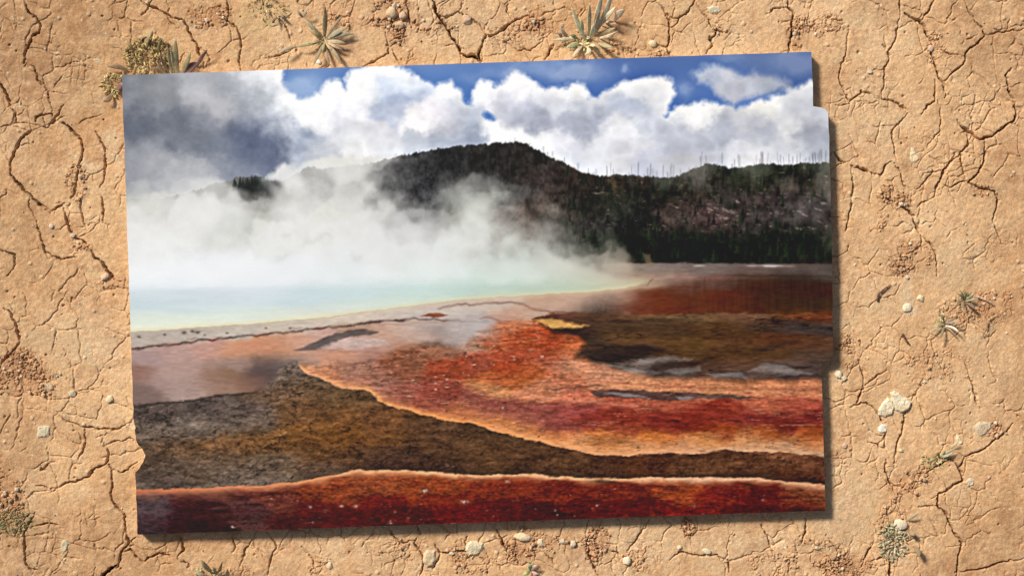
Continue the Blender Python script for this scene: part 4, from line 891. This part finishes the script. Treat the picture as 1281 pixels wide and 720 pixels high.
CREAM, IVORY, BEIGE, PINKISH, CLAY = (.68,.54,.34), (.72,.61,.42), (.52,.41,.27), (.60,.40,.28), (.50,.31,.165)
STONES = [
 ("pale_stone",1107,511,13,11,6,.5,IVORY,"whitish stone with a notched edge, lower half of the broken pair",3),
 ("pale_stone",1128,501,14,10,7,-.5,IVORY,"whitish angular stone above a dark gap, upper half of the broken pair",4),
 ("pale_stone",1104,536,6,5.5,4,.4,(.78,.73,.60),"small bright white square stone just below the broken pale pair",4),
 ("beige_stone",1231,534,11,9,3.5,.6,BEIGE,"flat beige slab of stone beside the red crumbled crack near the right edge",4),
 ("sliver_stone",1200,551,3.6,9,3,-.3,CREAM,"narrow upright pale sliver of stone left of the flat beige slab",2.6),
 ("round_stone",1126,655,9,7.5,6,.3,IVORY,"round whitish stone nestled in the grey-green lichen clump",2.2),
 ("sliver_stone",1143,194,5,10,3,-.35,CREAM,"pale triangular flake lying alone above the net of cracks right of the print",2.3),
 ("round_stone",1135,385,6,6,3.5,0,IVORY,"round white pebble under the pale streak right of the print",2.1),
 ("pale_stone",1152,373,5,4,3,.5,CREAM,"little cream pebble just right of the pale streak",2.4),
 ("beige_stone",54,539,8,7.5,3,.05,(.54,.46,.30),"flat square greenish-beige stone on the left bare clay",5),
 ("round_stone",137,499,5.2,5,3.2,0,CREAM,"round cream pebble beside the left edge of the print",2.1),
 ("round_stone",90,492,5,5,2.5,0,(.58,.47,.31),"dull cream pebble left of the brighter round one",2.2),
 ("clay_clod",60,483,9,6,4.5,.25,(.56,.41,.26),"pale clod ringed by a dark gap beside the red crumbled patch",2.5),
 ("clay_clod",131,346,6,4,4,-.5,(.60,.42,.29),"pinkish clod wedged in the wide crack left of the print",2.6),
 ("pale_stone",64,283,3,3,2.4,0,(.66,.52,.40),"tiny pale pebble below the sharp corner where two cracks meet at left",2.4),
 ("pale_stone",91,294,3.2,3,2.4,0,(.66,.52,.40),"tiny pale pebble at the bend of the crack left of the print",2.4),
 ("sliver_stone",81,681,6,8,2.5,.1,(.50,.42,.27),"pale drop-shaped stone on the dark clay near the bottom left",2.1),
 ("pale_stone",122,76,5,4.5,2,.2,(.52,.44,.30),"dull pale stone left of the mossy plant, flush with the clay",2.6),
 ("round_stone",654,671,12,5.5,5,.06,CREAM,"oval cream stone just under the bottom edge of the print",2.2),
 ("round_stone",676,678,5.5,5,4,0,CREAM,"round cream pebble right of the oval stone under the print",2.2),
 ("pale_stone",594,685,10,9,4.5,.4,(.64,.54,.35),"blocky yellowish stone at the end of a crack below the print",2.8),
 ("clay_clod",537,698,8,11,4.5,.2,(.60,.45,.27),"upright rounded clod fenced by cracks below the print",2.8),
 ("pale_stone",893,12,8,6,3,.15,(.60,.52,.36),"flat pale block of stone above the top edge of the print",3.2),
 ("round_stone",816,55,5.5,4.5,4,0,CREAM,"round cream pebble above the print at the end of a dark crack",2.2),
 ("clay_clod",584,25,6.5,6,5,.6,(.62,.42,.27),"pinkish squarish clod in the crumbled crack above the print",3),
 ("clay_clod",490,16,8,7,7,.5,(.60,.43,.26),"high rounded clod between black gaps above the white cloud of the print",2.4),
 ("clay_clod",504,20,5.5,5,6,.1,(.62,.42,.27),"pinkish round clod right of the high clod above the print",2.3),
 ("clay_clod",500,32,6,4.5,5,-.2,(.58,.41,.25),"low clod below the pinkish round clod above the print",2.4),
 ("round_stone",1164,61,4.2,5,4.5,0,PINKISH,"pink pebble caught in the long crack at the top right",2.2),
 ("pale_stone",1049,468,5,5,3,.3,IVORY,"broken whitish fragment beside the step in the right edge of the print",3),
 ("pale_stone",1056,473,4.5,3.5,3,-.3,CREAM,"lower cream fragment beside the step in the right edge of the print",3),
 ("pale_stone",1214,603,6,5,2.5,.4,(.58,.46,.31),"dull pale stone right of the zigzag crack at the lower right",2.8),
 ("round_stone",412,707,4,4.5,3,0,CREAM,"small cream pebble among crumbs under the lower left part of the print",2.3),
 ("round_stone",565,692,4,2.2,2.4,0,CREAM,"tiny flat cream pebble lying in the crack below the print",2.3),
 ("pale_stone",784,700,5,6,3.5,.3,IVORY,"whitish broken stone where three cracks meet below the print",2.6),
 ("round_stone",850,684,3.2,2.6,2.6,0,IVORY,"tiny white pebble at the foot of the red stain below the print",2.3),
 ("round_stone",884,689,6,3.8,2.6,.2,(.64,.56,.36),"flat yellowish pebble right of the red stain below the print",2.3),
 ("pale_stone",1088,90,3.6,3.2,2.4,.2,(.60,.50,.34),"pale pebble on the smooth clay right of the upper print corner",2.5),
 ("pale_stone",704,676,5,4,4,.4,(.64,.52,.36),"pale lump in the row of crumbs under the middle of the print",2.6),
 ("pale_stone",717,680,4.5,5,4,.1,(.64,.50,.36),"pinkish pale lump left of the dark crumbled column under the print",2.6),
 ("round_stone",1056,557,3.4,3.2,2.6,0,PINKISH,"small pinkish pebble close to the right edge of the print",2.3),
 ("pale_stone",1127,563,3,2.6,2.4,0,CREAM,"small cream chip below the white square stone",2.5),
 ("pale_stone",399,78,3,3,3,0,(.80,.76,.68),"tiny bright white chip under the star-shaped plant",2.5),
]
OUTLINES = {(1107, 511): [(1099,513),(1103,504),(1110,497),(1117,500),(1119,509),(1116,518),(1108,522),(1101,519)], (1128, 501): [(1114,492),(1119,489),(1130,495),(1141,503),(1138,511),(1128,517),(1121,513),(1117,503)], (1104, 536): [(1098,534),(1104,530),(1109,533),(1109,540),(1103,542),(1099,539)], (1231, 534): [(1219,534),(1226,527),(1239,529),(1241,534),(1234,542),(1228,547),(1222,542)], (1143, 194): [(1140,183),(1144,186),(1151,199),(1144,204),(1138,201),(1139,192)], (54, 539): [(47,533),(63,531),(62,545),(56,547),(47,547)], (81, 681): [(76,676),(82,674),(87,679),(83,688),(79,692),(76,686)], (594, 685): [(584,680),(589,676),(597,677),(605,680),(603,688),(596,694),(587,694),(583,688)], (893, 12): [(885,10),(891,7),(900,8),(902,14),(897,18),(888,17)], (1200, 551): [(1197,543),(1201,545),(1205,553),(1203,557),(1199,556),(1196,549)], (1214, 603): [(1207,603),(1213,597),(1220,600),(1219,606),(1211,608)], (60, 483): [(51,480),(58,478),(67,481),(68,487),(60,489),(53,488)], (537, 698): [(530,692),(536,687),(544,689),(545,700),(542,708),(534,709),(530,702)], (122, 76): [(117,75),(122,72),(127,75),(125,79),(119,80)]}
for k, (nm, x, y, rx, ry, h, an, col, lab, box) in enumerate(STONES):
    gq = ("clod", "dry clay clods in the cracks") if nm == "clay_clod" else ("stone", "pale stones lying on the clay")
    if (x, y) in OUTLINES:
        slab(nm, OUTLINES[(x, y)], h*.62, col, lab, k, *gq)
        continue
    if rx: stone(nm, x, y, rx, ry, h, an, col, lab, box, k, "clod" if nm == "clay_clod" else "stone", "dry clay clods in the cracks" if nm == "clay_clod" else "pale stones lying on the clay")

def crumbs():
    rs = np.random.RandomState(11)
    V, T, Cc = [], [], []; n0 = 0
    ny, nx = RUB.shape
    prob = np.clip(RUB, 0, 1)
    jj, ii = np.nonzero(prob > .12)
    pick = rs.choice(len(jj), 1300, p=prob[jj, ii]/prob[jj, ii].sum())
    spots = [(GX[ii[k]] + rs.rand()-.5, GY[jj[k]] + rs.rand()-.5, .8 + 1.9*rs.rand()**3) for k in pick]
    spots += [(rs.rand()*1300-10, rs.rand()*740-10, .5 + 1.1*rs.rand()**4) for k in range(700)]
    v, fc = ICO1
    for x, y, r in spots:
        if 150 < x < 1030 and 100 < y < 630: continue
        q = v*(1 + .38*(rs.rand(len(v), 1)-.5))*np.array([r*(.8+.5*rs.rand()), r*(.8+.5*rs.rand()), r*.75])
        a = rs.rand()*6.28; ca, sa_ = math.cos(a), math.sin(a)
        q = np.stack([q[:, 0]*ca-q[:, 1]*sa_, q[:, 0]*sa_+q[:, 1]*ca, q[:, 2]], -1)
        z = ground_z(x, y)
        V.append(world_xyz(x + q[:, 0], y + q[:, 1], max(z, -2.5) + q[:, 2] + r*.35)); T.append(fc[:, ::-1] + n0); n0 += len(v)
        base = np.array([.53, .33, .18]); b = .78 + .4*rs.rand()
        col = base*b if rs.rand() < .85 else np.array([.64, .52, .36])*b
        Cc.append(np.tile(col, (len(v), 1)))
    me = new_mesh("soil_crumbs", np.concatenate(V), tris=np.concatenate(T), cols=np.concatenate(Cc), smooth=False)
    tag(link("soil_crumbs", me, M_CRUMB), "tiny reddish clay crumbs scattered along the crumbled cracks", "crumbs", kind="stuff")
crumbs()

# ---------------------------------------------------------------- plants
def blade(base, tip, width, bz, tz, arch=0., thick=.35, bend=0., tipw=.25, seg=12, bulge=.5, twist=0.):
    """closed fleshy leaf from base to tip in layout units: 6-sided lens section, tapering, arched"""
    b = np.array([base[0], base[1], bz], float); t = np.array([tip[0], tip[1], tz], float)
    d = t-b; L = np.linalg.norm(d[:2]) + 1e-6
    side = np.array([-d[1], d[0], 0])/L
    V = []
    for k in range(seg+1):
        s = k/seg
        p = b + d*s + side*bend*math.sin(s*math.pi) + np.array([0, 0, arch*math.sin(s*math.pi)])
        w = width*(.45 + .55*math.sin(min(1, s/bulge)*math.pi/2))*(1 if s < bulge else max(tipw, math.cos((s-bulge)/(1-bulge)*math.pi/2)**.7))*.5
        if k == seg: w *= .35
        th = w*thick + .15
        tw = twist*s; ct, st = math.cos(tw), math.sin(tw)
        for a in range(8):
            an = a/8*2*math.pi
            lx, lz = math.cos(an)*w, math.sin(an)*th + (abs(math.cos(an))*w*.28)
            V.append(p + side*(lx*ct - lz*st) + np.array([0, 0, lx*st + lz*ct]))
    n = len(V); Q = []
    for k in range(seg):
        for a in range(8):
            Q.append((k*8+a, k*8+(a+1) % 8, (k+1)*8+(a+1) % 8, (k+1)*8+a))
    T = []
    for k0 in (0, seg):
        for a in range(1, 7): T.append((k0*8, k0*8+a, k0*8+a+1))
    return np.array(V, np.float32), np.array(Q, np.int32), np.array(T, np.int32)

def to_local(V, org):
    return world_xyz(V[:, 0], V[:, 1], V[:, 2]) - np.array(org, np.float32)

def fix(me):
    bm = bmesh.new(); bm.from_mesh(me); bmesh.ops.recalc_face_normals(bm, faces=bm.faces); bm.to_mesh(me); bm.free()

def plant(name, cx, cy, label, cat="plant", group=None):
    z = max(ground_z(cx, cy), -2.)
    org = Vector(world_xyz(cx, cy, z))
    r = link(name, None, None, loc=org); r.empty_display_size = .01
    tag(r, label, cat, group)
    return r, org, z

LEAF_RS = np.random.RandomState(77)
def add_leaf(root, org, z, base, tip, width, lift, col, arch=0., bend=0., bz=1., name="leaf", **kw):
    V, Q, T = blade(base, tip, width*(.8+.25*LEAF_RS.rand()), z+bz, z+lift*1.45, arch, bend=bend + LEAF_RS.randn()*width*.22, twist=LEAF_RS.randn()*.5, **kw)
    dull = .75 + .35*LEAF_RS.rand(); col = tuple(v_*dull for v_ in col)
    me = new_mesh(name, to_local(V, org), Q, T); fix(me)
    return link(name, me, M_LEAF, root, color=col)

def clump(root, org, z, name, cx, cy, rx, ry, n, size, cols, seed, hgt=6):
    """a low cushion of many short curled leaves in one mesh, with shoots of differing tint"""
    rs = np.random.RandomState(seed); V, Q, T, C = [], [], [], []; o = 0
    for k in range(n):
        r = math.sqrt(rs.rand()); a = rs.rand()*6.283
        x, y = cx + rx*r*math.cos(a), cy + ry*r*math.sin(a)
        L = size*(.35+1.0*rs.rand()**1.5); da = a + rs.randn()*1.1
        zz = z + hgt*(1-r*r)*(.4+.6*rs.rand())
        v, q, t = blade((x, y), (x+math.cos(da)*L, y+math.sin(da)*L), L*(.2+.18*rs.rand()), zz*.6, zz+L*.35*rs.randn(), L*.25, seg=5, bend=L*.15*rs.randn())
        V.append(v); Q.append(q+o); T.append(t+o); o += len(v)
        c = np.array(cols[rs.randint(len(cols))])*(.75+.5*rs.rand()); C.append(np.tile(c, (len(v), 1)))
    me = new_mesh(name, to_local(np.concatenate(V), org), np.concatenate(Q), np.concatenate(T), np.concatenate(C)); fix(me)
    return link(name, me, M_SPRIG, root)

q_ = NT("mossy_sprigs"); pz = q_.n("ShaderNodeNewGeometry").outputs["Position"]
q_.set(Base_Color=q_.mul(q_.n("ShaderNodeAttribute", attribute_name="tone").outputs["Color"], q_.maprange(q_.noise(500, 4, .6, pz), .3, .7, .75, 1.25)), Roughness=.8)
q_.b.inputs["Specular IOR Level"].default_value = .2
M_SPRIG = q_.m

OLIVE, STRAW, PALEG, GREYG, DRY, PURP, DARKG = (.27,.20,.075), (.47,.34,.14), (.78,.70,.42), (.42,.31,.16), (.36,.22,.13), (.28,.14,.12), (.13,.14,.06)
# mossy yellow-green plant behind the top left corner
p, og, z = plant("mossy_plant", 188, 78, "yellow-green mossy plant poking out behind the upper left corner of the print", "plant")
clump(p, og, z, "foliage", 186, 72, 30, 24, 420, 7, [OLIVE, STRAW, (.44,.35,.14), (.36,.24,.12)], 1, 7)
clump(p, og, z, "side_shoot", 143, 106, 13, 13, 120, 7, [STRAW, (.50,.42,.20), OLIVE], 2, 4)
for (b, t, w, l, c) in (((160,88),(136,84),6,5,DRY),((182,60),(197,38),9,12,GREYG),((176,52),(188,48),6,8,DRY),((140,118),(131,128),7,5,DRY),((146,116),(158,104),6,6,PURP),((170,66),(160,52),5,7,STRAW),((200,70),(206,50),5,9,OLIVE)):
    add_leaf(p, og, z, b, t, w, l, c, arch=2)
# withered plant with thick dark leaves next to it
p, og, z = plant("withered_plant", 222, 96, "withered plant of thick brown upright leaves at the top edge, right of the mossy plant", "plant")
for (b, t, w, l, c, ar) in (((223,94),(226,53),8,20,(.34,.27,.13),3),((216,94),(214,62),6,16,(.45,.36,.19),2),((212,92),(204,70),5,13,(.34,.22,.14),2),((226,94),(243,70),7,15,(.38,.30,.15),3),((230,96),(252,80),12,9,PURP,3),((246,84),(262,64),5,9,(.26,.13,.10),1),
      ((219,92),(219,66),4,17,(.58,.48,.28),2),((206,94),(190,88),6,7,DRY,2),((234,98),(248,94),7,5,(.40,.30,.16),1),((210,96),(199,80),5,10,GREYG,2)):
    add_leaf(p, og, z, b, t, w, l, c, arch=ar)
# star-shaped dry rosette
p, og, z = plant("star_rosette", 406, 52, "dry grey star-shaped rosette with a pale yellow heart above the print", "plant")
for (t, w, l, c) in (((408,9),7,10,GREYG),((380,24),6,6,(.44,.37,.23)),((386,36),5,5,STRAW),((430,22),4,8,(.40,.30,.18)),((437,36),6,6,(.50,.42,.26)),((434,56),6,5,(.54,.40,.23)),((430,64),4,4,(.42,.30,.18)),((372,60),5,5,(.50,.42,.20)),((393,84),5,6,(.33,.25,.14)),((414,84),5,5,(.46,.30,.19)),((429,82),5,5,(.44,.36,.22)),((405,70),4,6,(.36,.34,.16)),((444,44),5,4,(.52,.44,.28)),((388,56),4,4,(.44,.30,.18)),((420,68),3.5,4,(.5,.36,.2))):
    add_leaf(p, og, z, (406 + (t[0]-406)*.12, 52 + (t[1]-52)*.12), t, w, l, c, arch=4)
for (b, t) in (((380,24),(372,14)),((380,24),(388,13)),((372,60),(350,69))):
    add_leaf(p, og, z, b, t, 4, 7, (.48,.38,.24), arch=2, bz=5, name="leaf_fork")
clump(p, og, z, "heart", 406, 52, 6, 5.5, 30, 5, [(.62,.55,.26), (.66,.58,.34), (.50,.46,.2)], 3, 7)
# pale succulent rosette at the middle of the top edge
p, og, z = plant("pale_rosette", 738, 48, "pale cream-green rosette with upright pointed leaves at the middle of the top border", "plant")
for (b, t, w, l, c, ar) in (((733,52),(714,14),6.5,16,PALEG,2),((737,44),(736,10),6,22,(.60,.54,.32),2),((742,44),(752,-4),7,22,(.64,.56,.36),2),((746,40),(764,-6),7,20,(.62,.54,.36),2),((752,32),(768,14),6,20,(.64,.56,.36),2),((744,44),(748,20),6,22,(.60,.50,.34),1),
      ((768,26),(780,16),9,14,(.68,.56,.40),2),((750,48),(772,42),5,14,(.66,.54,.36),2),((752,44),(769,38),4,12,(.40,.34,.18),2),((748,54),(765,62),6,12,(.44,.38,.22),2),((742,58),(752,70),5,9,(.60,.50,.30),2),((734,58),(731,72),6,12,(.70,.64,.42),2),((728,58),(716,73),5,9,(.62,.50,.34),2),
      ((726,54),(708,62),7,9,(.50,.46,.22),2),((724,48),(690,52),5,5,(.60,.52,.34),1),((702,52),(694,42),5,7,(.60,.46,.32),1),((710,48),(700,36),5,8,(.62,.48,.34),1),((728,44),(726,28),6,14,(.56,.54,.28),2),((738,48),(741,36),7,20,(.70,.62,.40),1),((722,52),(712,46),6,8,(.52,.48,.24),1),((738,56),(742,62),6,16,(.66,.60,.38),1),((757,28),(770,32),5,9,(.58,.42,.3),1)):
    add_leaf(p, og, z, b, t, w, l, c, arch=ar)
clump(p, og, z, "heart", 722, 52, 15, 11, 55, 6, [(.56,.52,.26), (.60,.54,.32), (.50,.42,.2)], 4, 6)
# mossy tuft at the top left
p, og, z = plant("mossy_tuft", 338, 12, "flat straw-coloured mossy tuft at the top border left of the star-shaped rosette", "plant")
clump(p, og, z, "foliage", 336, 10, 26, 15, 110, 5, [STRAW, (.54,.40,.20), (.50,.36,.18), (.44,.33,.15)], 5, 4)
for (b, t) in (((348,14),(357,24)),((372,4),(374,-6)),((346,20),(342,30))):
    add_leaf(p, og, z, b, t, 5, 7, DRY, arch=2)
# two small weeds right of the print
p, og, z = plant("dark_weed", 1207, 376, "small dark green weed on reddish clay, upper of two near the right border", "plant")
for (b, t, w, l, c) in (((1207,376),(1194,366),5,7,(.24,.22,.10)),((1207,376),(1204,362),5,10,(.30,.28,.13)),((1207,376),(1216,366),6,11,(.36,.31,.17)),((1207,377),(1220,374),5,8,(.44,.36,.22)),((1208,378),(1216,386),7,11,(.20,.12,.08)),((1206,378),(1203,388),5,8,(.18,.14,.08)),((1206,376),(1196,378),4,6,(.4,.33,.18)),((1206,374),(1198,360),3,6,(.32,.26,.12))):
    add_leaf(p, og, z, b, t, w*.62, l*.8, c, arch=1.5)
clump(p, og, z, "heart", 1205, 374, 9, 7, 22, 5, [(.16,.16,.07), (.34,.30,.15), (.22,.18,.1)], 6, 5)
p, og, z = plant("grey_weed", 1181, 405, "small pale spider-like weed with thin leaves, lower of the two near the right edge", "plant")
for (b, t, w, l, c) in (((1181,405),(1158,417),3.5,5,(.60,.52,.30)),((1181,404),(1166,400),3.5,6,(.46,.42,.2)),((1181,403),(1175,392),4,8,(.26,.26,.11)),((1181,403),(1184,392),3.5,9,(.60,.54,.34)),((1182,404),(1195,393),5,12,(.46,.33,.22)),((1183,405),(1198,402),5,12,(.52,.38,.26)),((1183,407),(1196,415),5,11,(.70,.62,.48)),((1181,408),(1170,424),6,10,(.30,.24,.13)),((1180,406),(1164,408),3,5,(.5,.46,.24)),((1182,408),(1194,421),4,7,(.34,.26,.16)),((1181,404),(1170,388),3,6,(.42,.4,.2))):
    add_leaf(p, og, z, b, t, w*.62, l*.8, c, arch=1.5)
clump(p, og, z, "heart", 1181, 406, 5, 5, 16, 4.5, [(.62,.56,.34), (.5,.46,.24)], 7, 6)
# sprig at the crack
p, og, z = plant("green_sprig", 1177, 569, "thin green sprig with pale leaf tips growing along the dark crack at lower right", "plant")
for (b, t, w, l, c) in (((1174,571),(1194,559),4,6,(.60,.54,.32)),((1176,571),(1190,564),4,5,(.58,.52,.34)),((1175,570),(1168,566),5,4,(.32,.34,.10)),((1177,570),(1180,562),4,5,(.46,.46,.18)),((1172,572),(1162,576),4,4,(.46,.42,.18)),((1190,560),(1196,550),3,6,(.62,.54,.36))):
    add_leaf(p, og, z, b, t, w, l, c, arch=1.5)
clump(p, og, z, "foliage", 1166, 576, 16, 6, 40, 5, [(.48,.42,.2), (.52,.44,.24), (.36,.36,.13)], 8, 3)
# lichen clump
p, og, z = plant("lichen_clump", 1117, 672, "grey-green lichen clump below the crumbled red patch at lower right", "plant")
clump(p, og, z, "foliage", 1117, 676, 17, 22, 230, 6, [(.42,.38,.23), (.50,.44,.28), (.36,.34,.18), (.56,.46,.3)], 9, 4)
for (b, t, w, l, c) in (((1142,682),(1146,694),7,9,(.16,.11,.07)),((1136,662),(1142,668),6,7,(.30,.2,.12)),((1116,664),(1106,672),4,7,(.24,.24,.11)),((1134,650),(1146,640),5,6,(.5,.44,.28))):
    add_leaf(p, og, z, b, t, w, l, c, arch=2)
# withered leaves at the bottom border
p, og, z = plant("stubby_plant", 272, 716, "stubby dried plant with three dark upright leaves at the bottom border", "plant")
for (b, t, w, l, c) in (((264,714),(257,694),8,18,(.48,.40,.22)),((272,716),(283,696),5,17,(.34,.25,.14)),((284,720),(290,706),7,20,(.40,.32,.17)),((270,716),(272,704),5,16,(.42,.36,.19)),((262,720),(247,709),6,6,(.5,.38,.22)),((276,720),(282,710),5,15,(.5,.42,.25))):
    add_leaf(p, og, z, b, t, w, l, c, arch=2)
clump(p, og, z, "foliage", 262, 716, 16, 9, 40, 6, [(.52,.46,.24), (.46,.40,.2)], 10, 4)
p, og, z = plant("tiny_seedling", 664, 712, "tiny green and pink seedling at the bottom border under the middle of the print", "plant")
for (b, t, w, l, c) in (((664,712),(661,702),5,7,(.46,.50,.26)),((664,712),(654,717),6,6,(.52,.54,.2)),((664,713),(672,704),5,7,(.56,.36,.32)),((665,714),(674,716),5,6,(.54,.36,.3)),((664,711),(668,698),3.5,6,(.3,.3,.14))):
    add_leaf(p, og, z, b, t, w, l, c, arch=2)
p, og, z = plant("moss_patch", 18, 650, "low olive moss patch by the left border, beside the small vertical crack", "plant")
clump(p, og, z, "foliage", 16, 652, 20, 16, 180, 5, [(.26,.21,.09), (.34,.25,.12), (.22,.2,.08)], 12, 3)

# ---------------------------------------------------------------- twigs
def twig(name, pts, r, col, label):
    cx, cy = pts[0][0], pts[0][1]; z0 = max(ground_z(cx, cy), -1)
    org = Vector(world_xyz(cx, cy, z0)); P = np.array([(x, y, z0 + h) for x, y, h in pts], float)
    V, Q = [], []; n = len(P); rs = np.random.RandomState(int(cx))
    t = np.linspace(0, n-1, (n-1)*6+1)
    C = np.stack([np.interp(t, np.arange(n), P[:, k]) for k in range(3)], -1) + rs.randn(len(t), 3)*.18
    for k, c in enumerate(C):
        d = C[min(k+1, len(C)-1)] - C[max(k-1, 0)]; d /= np.linalg.norm(d)+1e-9
        s = np.cross(d, (0, 0, 1)); s /= np.linalg.norm(s)+1e-9; u_ = np.cross(s, d)
        rr = r*(1-.6*k/len(C))*(1+.15*rs.randn())
        for a in range(7):
            an = a/7*6.2832; V.append(c + s*math.cos(an)*rr + u_*math.sin(an)*rr)
    for k in range(len(C)-1):
        for a in range(7): Q.append((k*7+a, k*7+(a+1) % 7, (k+1)*7+(a+1) % 7, (k+1)*7+a))
    m = len(C)-1; T = [(0, a, a+1) for a in range(1, 6)] + [(m*7, m*7+a, m*7+a+1) for a in range(1, 6)]
    me = new_mesh(name, to_local(np.array(V, np.float32), org), np.array(Q), np.array(T)); fix(me)
    return tag(link(name, me, M_TWIG, loc=org, color=col), label, "twig", "twigs on the clay")
twig("pale_twig", [(1222,371,2.5),(1231,374,4),(1237,377,3.5),(1243,382,1.5)], 1.1, (.66,.50,.36), "thin pale twig lying right of the dark green weed")
twig("dark_twig", [(1097,376,1.5),(1099,367,2.5),(1106,361,3),(1114,356,2)], 1.5, (.14,.07,.045), "short crooked dark twig lying on bare clay beside the right edge of the print")
twig("dark_twig", [(1129,418,2),(1133,426,3),(1138,431,2)], 1.5, (.13,.06,.04), "short dark twig below the round white pebble, right of the print")
twig("dry_twig", [(1236,404,1.5),(1233,412,2.5),(1229,421,1.5)], 1.0, (.28,.17,.10), "tiny brown twig right of the pale spider-like weed")
